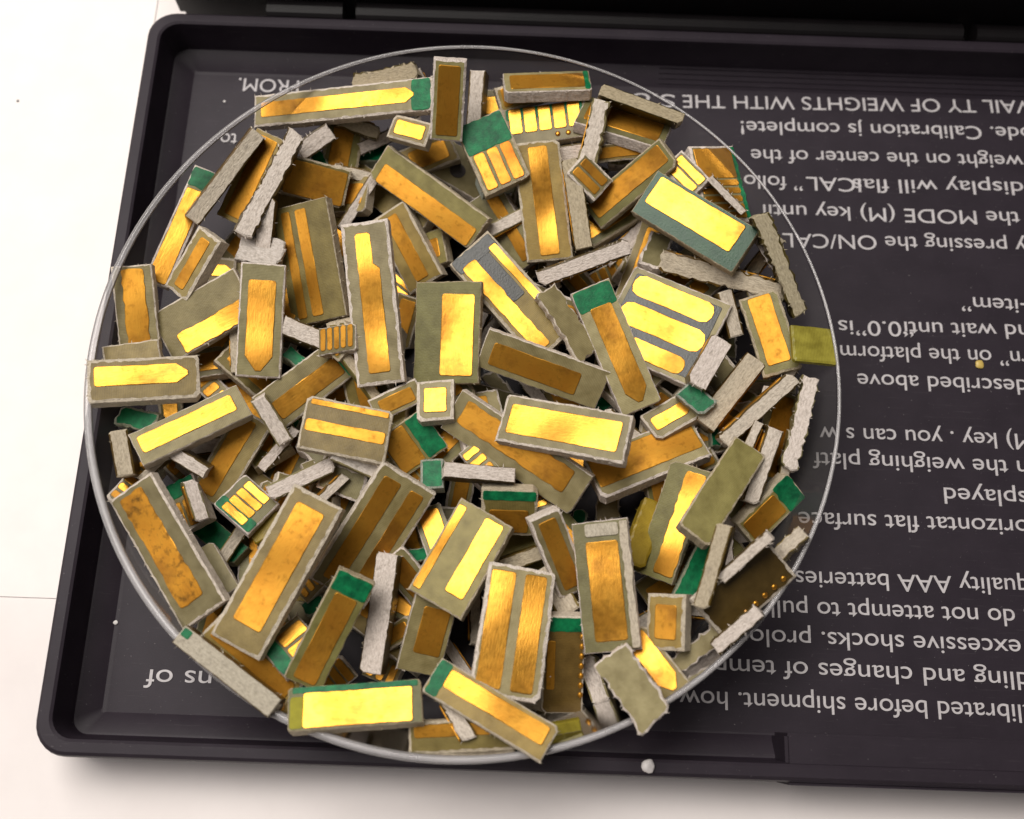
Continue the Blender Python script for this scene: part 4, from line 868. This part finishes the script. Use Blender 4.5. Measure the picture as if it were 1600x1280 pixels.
S('o',(1.4056,1.5145,0.7526),(-0.3048,-0.9366,0.1729),(0.0686,0.1595,0.9848),-1,0.457,0.248,0.17,'rough olive chip in the gap beside the largest bright yellow block',{'rough': 1})
S('e',(-1.8265,2.8276,0.8161),(0.9547,-0.2272,-0.1921),(0.1056,-0.3447,0.9327),-1,0.661,0.147,0.18,'narrow grey sliver in the gap beside the long strip with one slim arrow-tipped',{'rough': 1, 'side': -1})
S('g',(0.6774,-1.196,0.258),(-0.1859,-0.9739,0.1301),(-0.0897,0.1487,0.9848),-1,0.247,0.137,0.14,'green chip in the gap beside the dim brown scrap with a grey edge',{'rough': 1})
S('b',(-3.4327,-0.1789,0.3073),(0.2067,-0.9766,0.06),(0.1381,0.0898,0.9863),-1,0.580,0.230,0.14,'small gold chip in the gap beside the jagged green shard',{'pads': [('pad', 0, 0, 0.84, 0.598, 1, 0)]})
S('o',(2.1825,0.7537,0.2855),(0.0175,-0.9869,-0.1604),(-0.0645,-0.1612,0.9848),-1,0.401,0.195,0.16,'rough olive chip in the gap beside the grey board edge',{'rough': 1})
S('o',(0.9779,-1.0059,0.2545),(0.0437,-0.9918,-0.1199),(-0.1212,-0.1244,0.9848),-1,0.347,0.202,0.15,'rough olive chip in the gap beside the dim yellow green scrap',{'rough': 1})
S('e',(-0.311,0.9344,0.4483),(-0.3417,-0.8918,-0.2965),(-0.1059,-0.277,0.955),-1,0.617,0.125,0.18,'narrow grey sliver in the gap beside the scrap with bright slim finger and charcoal',{'rough': 0, 'side': 1})
S('e',(-2.4884,1.4931,1.0575),(-0.1033,-0.9004,-0.4227),(0.073,-0.4307,0.8996),-1,0.529,0.156,0.18,'narrow grey sliver in the gap beside the crumbly whitish lump of torn board',{'rough': 0, 'side': 0})
S('m',(0.9322,1.389,0.3054),(-0.8163,-0.3148,-0.4843),(-0.3549,-0.3882,0.8505),-1,0.574,0.244,0.15,'small gold chip in the gap beside the grey bar lying across the lower ends',{'pads': [('pad', -0.36, 0.05, 0.13, 0.761, 0, 0), ('pad', -0.18, 0.05, 0.13, 0.761, 0, 0), ('pad', -0.0, 0.05, 0.13, 0.761, 0, 0), ('pad', 0.18, 0.05, 0.13, 0.761, 0, 0), ('pad', 0.36, 0.05, 0.13, 0.761, 0, 0)]})
S('m',(-1.7959,-1.9092,0.6615),(-0.6642,-0.6688,-0.334),(-0.3073,-0.163,0.9375),-1,0.367,0.267,0.15,'small gold chip in the gap beside the longest scrap with plain matte orange bar',{'pads': [('pad', -0.338, 0.05, 0.162, 0.753, 0, 0), ('pad', -0.112, 0.05, 0.162, 0.753, 0, 0), ('pad', 0.112, 0.05, 0.162, 0.753, 0, 0), ('pad', 0.337, 0.05, 0.162, 0.753, 0, 0)]})
S('b',(-3.152,1.2892,0.3751),(0.9934,-0.0027,-0.1149),(0.1135,-0.1316,0.9848),-1,0.447,0.286,0.15,'small gold chip in the gap beside the scrap showing only an orange sliver between',{'pads': [('pad', 0, 0, 0.84, 0.451, 1, 0)]})
S('m',(0.0318,3.1875,0.8965),(-0.9439,-0.3302,-0.0052),(0.145,-0.4287,0.8917),-1,0.614,0.256,0.14,'small gold chip in the gap beside the flat lying bar with dull gold face',{'pads': [('pad', -0.338, 0.05, 0.162, 0.749, 0, 0), ('pad', -0.112, 0.05, 0.162, 0.749, 0, 0), ('pad', 0.112, 0.05, 0.162, 0.749, 0, 0), ('pad', 0.337, 0.05, 0.162, 0.749, 0, 0)]})
S('b',(-3.1013,0.2367,0.4773),(-0.9829,-0.1811,-0.0324),(-0.043,0.0551,0.9976),-1,0.515,0.311,0.16,'small gold chip in the gap beside the wide olive scrap with a ragged',{'pads': [('pad', 0, 0, 0.84, 0.621, 1, 0)]})
S('e',(-1.5196,0.0928,0.8982),(0.6202,-0.7355,-0.2728),(0.2233,-0.1679,0.9602),-1,0.705,0.103,0.18,'narrow grey sliver in the gap beside the small scrap with two coppery stubs',{'rough': 0, 'side': -1})
S('m',(-1.1585,0.829,0.2816),(-0.2367,-0.8761,-0.4201),(-0.275,-0.3543,0.8938),-1,0.538,0.273,0.15,'small gold chip in the gap beside the tiny connector scrap with three fine',{'pads': [('pad', 0, 0, 0.84, 0.624, 0, 0)]})
S('o',(-1.1199,-0.3187,0.6975),(-0.0693,-0.9832,-0.1687),(-0.0536,-0.1652,0.9848),-1,0.372,0.206,0.16,'rough olive chip in the gap beside the scrap with a dim coppery patch',{'rough': 1})
S('e',(-2.2404,-0.666,0.6036),(-0.635,-0.7514,-0.1795),(0.1084,-0.3167,0.9423),-1,0.518,0.103,0.18,'narrow grey sliver in the gap beside the leaning scrap with plain brown orange face',{'rough': 1, 'side': 0})
S('e',(0.4011,0.441,0.572),(0.2566,-0.9055,-0.3379),(-0.1313,-0.3791,0.916),-1,0.471,0.128,0.18,'narrow grey sliver in the gap beside the scrap with dim brown gold face',{'rough': 0, 'side': 0})
S('g',(-2.1353,0.2444,0.7046),(0.7947,-0.6048,-0.0525),(0.1416,0.1005,0.9848),-1,0.274,0.142,0.14,'green chip in the gap beside the grey bar bridging two scraps',{'rough': 1})
S('m',(-2.1852,-1.1703,0.6238),(0.8788,-0.316,-0.3577),(0.32,-0.166,0.9328),-1,0.400,0.268,0.16,'small gold chip in the gap beside the small olive yellow scrap ringed',{'pads': [('pad', -0.338, 0.05, 0.162, 0.801, 0, 0), ('pad', -0.112, 0.05, 0.162, 0.801, 0, 0), ('pad', 0.112, 0.05, 0.162, 0.801, 0, 0), ('pad', 0.337, 0.05, 0.162, 0.801, 0, 0)]})
S('e',(1.1371,-0.3667,0.6125),(0.7966,-0.6007,-0.0672),(-0.1735,-0.3338,0.9265),-1,0.621,0.141,0.18,'narrow grey sliver in the gap beside the scrap with broad orange face and rough',{'rough': 0, 'side': 1})
S('e',(0.7144,2.5781,1.1314),(-0.1957,-0.8807,-0.4313),(-0.1863,-0.3984,0.8981),-1,0.692,0.161,0.18,'narrow grey sliver in the gap beside the small dark grey crumb of board',{'rough': 1, 'side': 1})
S('e',(-2.5662,-1.5041,0.5004),(-0.4315,-0.8943,0.1182),(0.2823,-0.0094,0.9593),-1,0.577,0.117,0.18,'narrow grey sliver in the gap beside the thin green strip with grey edge',{'rough': 0, 'side': 0})
S('e',(0.2409,0.0636,0.3081),(0.6165,-0.7845,-0.0674),(-0.1466,-0.1984,0.9691),-1,0.664,0.147,0.18,'narrow grey sliver in the gap beside the brightest flat gold bar with scratch marks',{'rough': 1, 'side': -1})
S('b',(0.6436,-0.5734,0.2457),(0.7674,-0.6386,0.0578),(-0.1255,-0.0612,0.9902),-1,0.372,0.227,0.13,'small gold chip in the gap beside the brightest flat gold bar with scratch marks',{'pads': [('pad', 0, 0, 0.84, 0.694, 0, 0)]})
S('g',(1.9846,-0.3589,0.602),(0.0799,-0.9857,0.1484),(0.0789,0.1547,0.9848),-1,0.247,0.097,0.14,'green chip in the gap beside the thin dark edged sliver',{'rough': 1})
S('e',(-0.966,3.164,0.7803),(0.5105,-0.7404,-0.4373),(0.1887,-0.3998,0.897),-1,0.659,0.112,0.18,'narrow grey sliver in the gap beside the upright scrap with darkened brown gold face',{'rough': 0, 'side': -1})
S('m',(-3.2395,-0.8087,0.4201),(0.7099,-0.5966,-0.3742),(0.425,-0.0607,0.9031),-1,0.552,0.238,0.17,'small gold chip in the gap beside the thin grey edge forming the inner arm',{'pads': [('pad', -0.3, 0.05, 0.216, 0.736, 0, 0), ('pad', -0.0, 0.05, 0.216, 0.736, 0, 0), ('pad', 0.3, 0.05, 0.216, 0.736, 0, 0)]})
S('e',(-0.0036,1.8594,0.7042),(-0.8696,-0.4791,-0.1198),(0.0182,-0.2736,0.9617),-1,0.803,0.133,0.18,'narrow grey sliver in the gap beside the scrap with two parallel gold fingers',{'rough': 0, 'side': -1})
S('e',(-3.033,-0.6659,0.5913),(-0.9636,-0.1801,0.1976),(0.2486,-0.3312,0.9102),-1,0.629,0.150,0.18,'narrow grey sliver in the gap beside the thin grey edge forming the inner arm',{'rough': 1, 'side': -1})
S('e',(1.3411,-2.1419,0.3245),(-0.8359,-0.4893,-0.2488),(-0.2493,-0.0655,0.9662),-1,0.522,0.149,0.18,'narrow grey sliver in the gap beside the bright curled gold tip peeking',{'rough': 0, 'side': 1})
S('e',(-0.352,0.6117,0.3362),(-0.6162,-0.7565,-0.2191),(-0.0806,-0.2162,0.973),-1,0.589,0.126,0.18,'narrow grey sliver in the gap beside the wide scrap',{'rough': 0, 'side': 1})
S('m',(-2.6753,-2.2563,0.5734),(-0.2492,-0.9315,-0.2651),(-0.1023,-0.2469,0.9636),-1,0.456,0.257,0.17,'small gold chip in the gap beside the olive chunk with frosted side',{'pads': [('pad', 0, 0, 0.84, 0.458, 0, 0)]})
S('e',(-2.7224,0.4446,0.7546),(0.084,-0.9704,-0.2264),(0.1187,-0.2159,0.9692),-1,0.769,0.138,0.18,'narrow grey sliver in the gap beside the standing scrap with a raised frame',{'rough': 1, 'side': 1})
S('m',(-1.7002,0.0221,0.3004),(-0.9286,-0.3448,-0.1373),(0.0063,-0.3846,0.923),-1,0.519,0.245,0.16,'small gold chip in the gap beside the blocky olive scrap with a ridge',{'pads': [('pad', 0, 0, 0.84, 0.489, 0, 0)]})
S('e',(-1.4199,2.7966,0.5995),(-0.891,-0.4494,-0.0653),(0.2007,-0.5186,0.8311),-1,0.803,0.135,0.18,'narrow grey sliver in the gap beside the tiny green flake',{'rough': 0, 'side': 0})
S('e',(1.7366,-1.3992,0.6282),(0.8891,-0.4526,-0.0677),(-0.0128,-0.1723,0.985),-1,0.509,0.111,0.18,'narrow grey sliver in the gap beside the scrap with long golden bar and toothed',{'rough': 0, 'side': 0})
S('e',(-1.6795,-1.1629,0.9019),(-0.6571,-0.7537,0.0077),(0.2677,-0.2238,0.9372),-1,0.506,0.098,0.18,'narrow grey sliver in the gap beside the plain olive corner of board',{'rough': 1, 'side': 1})
S('m',(-1.6911,0.326,1.0246),(-0.9123,-0.0354,-0.4079),(-0.4011,-0.1225,0.9078),-1,0.421,0.264,0.15,'small gold chip in the gap beside the small scrap with two coppery stubs',{'pads': [('pad', -0.36, 0.05, 0.13, 0.848, 0, 0), ('pad', -0.18, 0.05, 0.13, 0.848, 0, 0), ('pad', -0.0, 0.05, 0.13, 0.848, 0, 0), ('pad', 0.18, 0.05, 0.13, 0.848, 0, 0), ('pad', 0.36, 0.05, 0.13, 0.848, 0, 0)]})
S('e',(2.4202,1.3792,0.8213),(-0.5491,-0.6673,-0.5032),(-0.2057,-0.4757,0.8552),-1,0.630,0.144,0.18,'narrow grey sliver in the gap beside the thin grey sliver alongside the whitish bar',{'rough': 0, 'side': -1})
S('e',(-0.3828,-2.6223,0.2937),(0.6031,-0.7968,-0.0363),(0.1338,0.0562,0.9894),-1,0.564,0.112,0.18,'narrow grey sliver in the gap beside the scrap with dim square of bronze beneath',{'rough': 0, 'side': -1})
S('m',(-0.8887,-0.9104,0.6667),(-0.7244,-0.6893,-0.0127),(0.2064,-0.2344,0.95),-1,0.376,0.213,0.14,'small gold chip in the gap beside the pointed dark green chip',{'pads': [('pad', -0.36, 0.05, 0.13, 0.844, 0, 0), ('pad', -0.18, 0.05, 0.13, 0.844, 0, 0), ('pad', -0.0, 0.05, 0.13, 0.844, 0, 0), ('pad', 0.18, 0.05, 0.13, 0.844, 0, 0), ('pad', 0.36, 0.05, 0.13, 0.844, 0, 0)]})
S('e',(0.3126,-2.9475,0.5407),(0.9799,-0.1511,0.1301),(-0.1443,-0.0866,0.9857),-1,0.654,0.112,0.18,'narrow grey sliver in the gap beside the thin yellow green splinter',{'rough': 1, 'side': -1})
S('g',(-1.7623,-2.1348,0.6024),(-0.8554,-0.5057,-0.1126),(-0.1638,0.0577,0.9848),-1,0.236,0.133,0.14,'green chip in the gap beside the scrap with brown bronze face',{'rough': 1})
S('m',(-0.132,-0.9789,0.6489),(0.7517,-0.5992,-0.2754),(0.2146,-0.1726,0.9613),-1,0.533,0.205,0.16,'small gold chip in the gap beside the long sloping scrap with worn orange finger',{'pads': [('pad', -0.36, 0.05, 0.13, 0.613, 0, 0), ('pad', -0.18, 0.05, 0.13, 0.613, 0, 0), ('pad', -0.0, 0.05, 0.13, 0.613, 0, 0), ('pad', 0.18, 0.05, 0.13, 0.613, 0, 0), ('pad', 0.36, 0.05, 0.13, 0.613, 0, 0)]})
S('e',(-1.6662,2.2727,0.6946),(0.9886,-0.1367,-0.0635),(-0.0062,-0.4578,0.889),-1,0.557,0.131,0.18,'narrow grey sliver in the gap beside the short upright scrap with orange gold face',{'rough': 1, 'side': 0})
S('g',(-0.8267,-1.6282,0.5939),(-0.9712,-0.209,0.1143),(0.1385,-0.1048,0.9848),-1,0.192,0.116,0.14,'green chip in the gap beside the scrap showing a dim coppery face between',{'rough': 1})
S('b',(-1.8963,1.7101,0.2748),(0.845,-0.529,-0.0786),(-0.0387,-0.2069,0.9776),-1,0.447,0.307,0.14,'small gold chip in the gap beside the broad olive scrap with two dull',{'pads': [('pad', 0, 0, 0.84, 0.696, 0, 0)]})
S('m',(1.8256,-0.6439,0.489),(-0.8526,-0.3976,-0.339),(-0.1945,-0.3607,0.9122),-1,0.394,0.200,0.14,'small gold chip in the gap beside the smooth blank olive grey slab',{'pads': [('pad', 0, 0, 0.84, 0.593, 0, 0)]})
S('b',(-1.1267,-2.669,0.2552),(0.9278,-0.3562,0.1111),(-0.1087,0.0267,0.9937),-1,0.342,0.246,0.14,'small gold chip in the gap beside the palest gold block with green upper edge',{'pads': [('pad', -0.3, 0.05, 0.216, 0.739, 0, 0), ('pad', -0.0, 0.05, 0.216, 0.739, 0, 0), ('pad', 0.3, 0.05, 0.216, 0.739, 0, 0)]})
S('e',(-1.3592,-0.978,0.5613),(0.1034,-0.9781,-0.1806),(-0.0235,-0.184,0.9827),-1,0.691,0.114,0.18,'narrow grey sliver in the gap beside the whitish bar lying between the blocky ridge',{'rough': 0, 'side': 0})
S('e',(-1.7676,1.1726,0.2994),(0.9747,-0.1909,-0.116),(0.0714,-0.2255,0.9716),-1,0.553,0.114,0.18,'narrow grey sliver in the gap beside the tallest strip near the centre',{'rough': 0, 'side': -1})
S('b',(-0.2577,-0.8043,0.8351),(0.6668,-0.7453,-0.0012),(-0.0378,-0.0355,0.9987),-1,0.457,0.213,0.17,'small gold chip in the gap beside the scrap with orange patch',{'pads': [('pad', -0.338, 0.05, 0.162, 0.821, 0, 0), ('pad', -0.112, 0.05, 0.162, 0.821, 0, 0), ('pad', 0.112, 0.05, 0.162, 0.821, 0, 0), ('pad', 0.337, 0.05, 0.162, 0.821, 0, 0)]})
S('e',(1.1512,1.7167,0.4979),(-0.7256,-0.6566,-0.2059),(-0.0308,-0.268,0.9629),-1,0.605,0.158,0.18,'narrow grey sliver in the gap beside the scrap with pointed bright gold tip',{'rough': 1, 'side': 1})
S('b',(-0.8649,1.8541,0.3653),(-0.6711,-0.74,-0.046),(-0.0522,-0.0148,0.9985),-1,0.543,0.277,0.14,'small gold chip in the gap beside the small square scrap',{'pads': [('pad', -0.3, 0.05, 0.216, 0.782, 0, 0), ('pad', -0.0, 0.05, 0.216, 0.782, 0, 0), ('pad', 0.3, 0.05, 0.216, 0.782, 0, 0)]})
S('m',(0.6964,1.2925,0.2393),(0.5932,-0.7836,0.1847),(-0.5044,-0.183,0.8439),-1,0.659,0.255,0.15,'small gold chip in the gap beside the rough grey green chunk',{'pads': [('pad', 0, 0, 0.84, 0.492, 0, 0)]})
S('b',(-2.0509,-2.3293,0.5953),(0.6062,-0.7889,0.1009),(0.0829,0.1888,0.9785),-1,0.344,0.222,0.16,'small gold chip in the gap beside the scrap with two glossy bright stubs',{'pads': [('pad', 0, 0, 0.84, 0.48, 0, 0)]})
S('g',(-2.1129,2.4528,0.6656),(0.2615,-0.9652,-0.0066),(-0.1658,-0.0516,0.9848),-1,0.255,0.148,0.14,'green chip in the gap beside the stubby grey chunk',{'rough': 1})
S('e',(2.0517,-1.4288,0.7256),(-0.0672,-0.9727,-0.2219),(-0.059,-0.2182,0.9741),-1,0.455,0.106,0.18,'narrow grey sliver in the gap beside the thin olive bar',{'rough': 1, 'side': 0})
S('m',(-1.0615,-2.4094,0.5838),(-0.802,-0.47,-0.3688),(-0.3448,-0.14,0.9282),-1,0.530,0.197,0.17,'small gold chip in the gap beside the scrap with dim square of bronze beneath',{'pads': [('pad', 0, 0, 0.84, 0.627, 0, 0)]})
S('m',(1.4303,-0.9398,0.612),(0.2304,-0.9464,-0.2263),(0.1016,-0.2079,0.9729),-1,0.439,0.229,0.14,'small gold chip in the gap beside the scrap with long golden bar and toothed',{'pads': [('pad', 0, 0, 0.84, 0.599, 0, 0)]})
S('b',(1.8569,1.1531,0.6545),(-0.7202,-0.6849,-0.1108),(-0.1339,-0.0194,0.9908),-1,0.613,0.264,0.16,'small gold chip in the gap beside the long rough grey bar',{'pads': [('pad', -0.3, 0.05, 0.216, 0.632, 0, 0), ('pad', -0.0, 0.05, 0.216, 0.632, 0, 0), ('pad', 0.3, 0.05, 0.216, 0.632, 0, 0)]})
S('g',(-2.1702,-0.3939,0.4692),(-0.4058,-0.8973,0.1736),(0.0758,0.1562,0.9848),-1,0.214,0.091,0.14,'green chip in the gap beside the scrap with flat orange bar',{'rough': 1})
S('o',(-1.8796,-0.6649,0.5515),(0.7504,-0.6422,0.1566),(-0.0693,0.1592,0.9848),-1,0.479,0.187,0.17,'rough olive chip in the gap beside the blocky olive scrap with a ridge',{'rough': 1})
S('m',(1.4854,0.0038,0.4701),(0.8282,-0.523,-0.2016),(0.0249,-0.3249,0.9454),-1,0.562,0.230,0.16,'small gold chip in the gap beside the scrap with teardrop shaped bright gold tip',{'pads': [('pad', -0.3, 0.05, 0.216, 0.692, 0, 0), ('pad', -0.0, 0.05, 0.216, 0.692, 0, 0), ('pad', 0.3, 0.05, 0.216, 0.692, 0, 0)]})
S('g',(0.8768,-0.0643,0.4459),(-0.8063,-0.5915,0.0057),(-0.0981,0.1433,0.9848),-1,0.279,0.145,0.14,'green chip in the gap beside the brightest flat gold bar with scratch marks',{'rough': 1})
S('e',(-0.2838,-2.1471,0.295),(0.0621,-0.9981,0.0053),(0.1283,0.0132,0.9917),-1,0.534,0.106,0.18,'narrow grey sliver in the gap beside the upright scrap with two equal golden bars',{'rough': 1, 'side': 1})

# ------------------------------------------------------------------ crumbs
def crumb(x, y, z, r, m, name, label, cat, flat=.5, seed=1):
    rg = random.Random(seed)
    bm = bmesh.new()
    bmesh.ops.create_icosphere(bm, subdivisions=3, radius=r)
    for v in bm.verts:
        v.co *= 1 + .16 * math.sin(v.co.x * 3 / r + seed) * math.cos(v.co.y * 2.3 / r) + rg.uniform(-.05, .05)
        v.co.z *= flat
    bm.transform(Matrix.Translation((x, y, z + r * flat * .7)))
    o = obj(name, bm, m, None, True)
    tag(o, label, cat)
crumb(-3.039, 4.017, 0.000, 0.034, M['gold_worn_dim'], 'gold_flake', 'tiny gold flake on the tray near the hinge corner, above the word ending', 'gold flake', 0.30, 1)
crumb(4.924, 0.676, 0.000, 0.050, M['yellow_gold'], 'gold_flake', 'pale gold flake lying on the lettering between two lines', 'gold flake', 0.30, 2)
crumb(1.315, -3.433, 0.545, 0.060, M['crumb'], 'white_crumb', 'white crumb sitting on the tray wall at the catch side', 'crumb', 0.70, 3)
crumb(-3.777, -2.306, 0.000, 0.022, M['crumb'], 'dust_speck', 'white dust speck on the tray floor by the lower paper side corner', 'dust speck', 0.50, 4)
crumb(-3.399, 3.551, 0.000, 0.014, M['crumb'], 'dust_speck', 'faint dust speck on the tray between the rim and the hinge corner', 'dust speck', 0.50, 5)
crumb(-3.877, 2.143, 0.000, 0.012, M['crumb'], 'dust_speck', 'minute dust speck beside the yellow strip under the dish wall', 'dust speck', 0.50, 6)
crumb(-5.815, 3.545, -0.124, 0.016, M['hole'], 'dark_speck', 'small dark speck on the white paper far from the tray', 'dark speck', 0.30, 7)
crumb(4.020, 4.198, 0.100, 0.016, M['crumb'], 'dust_speck', 'dust speck on the ribbed ledge on the hinge side', 'dust speck', 0.50, 8)
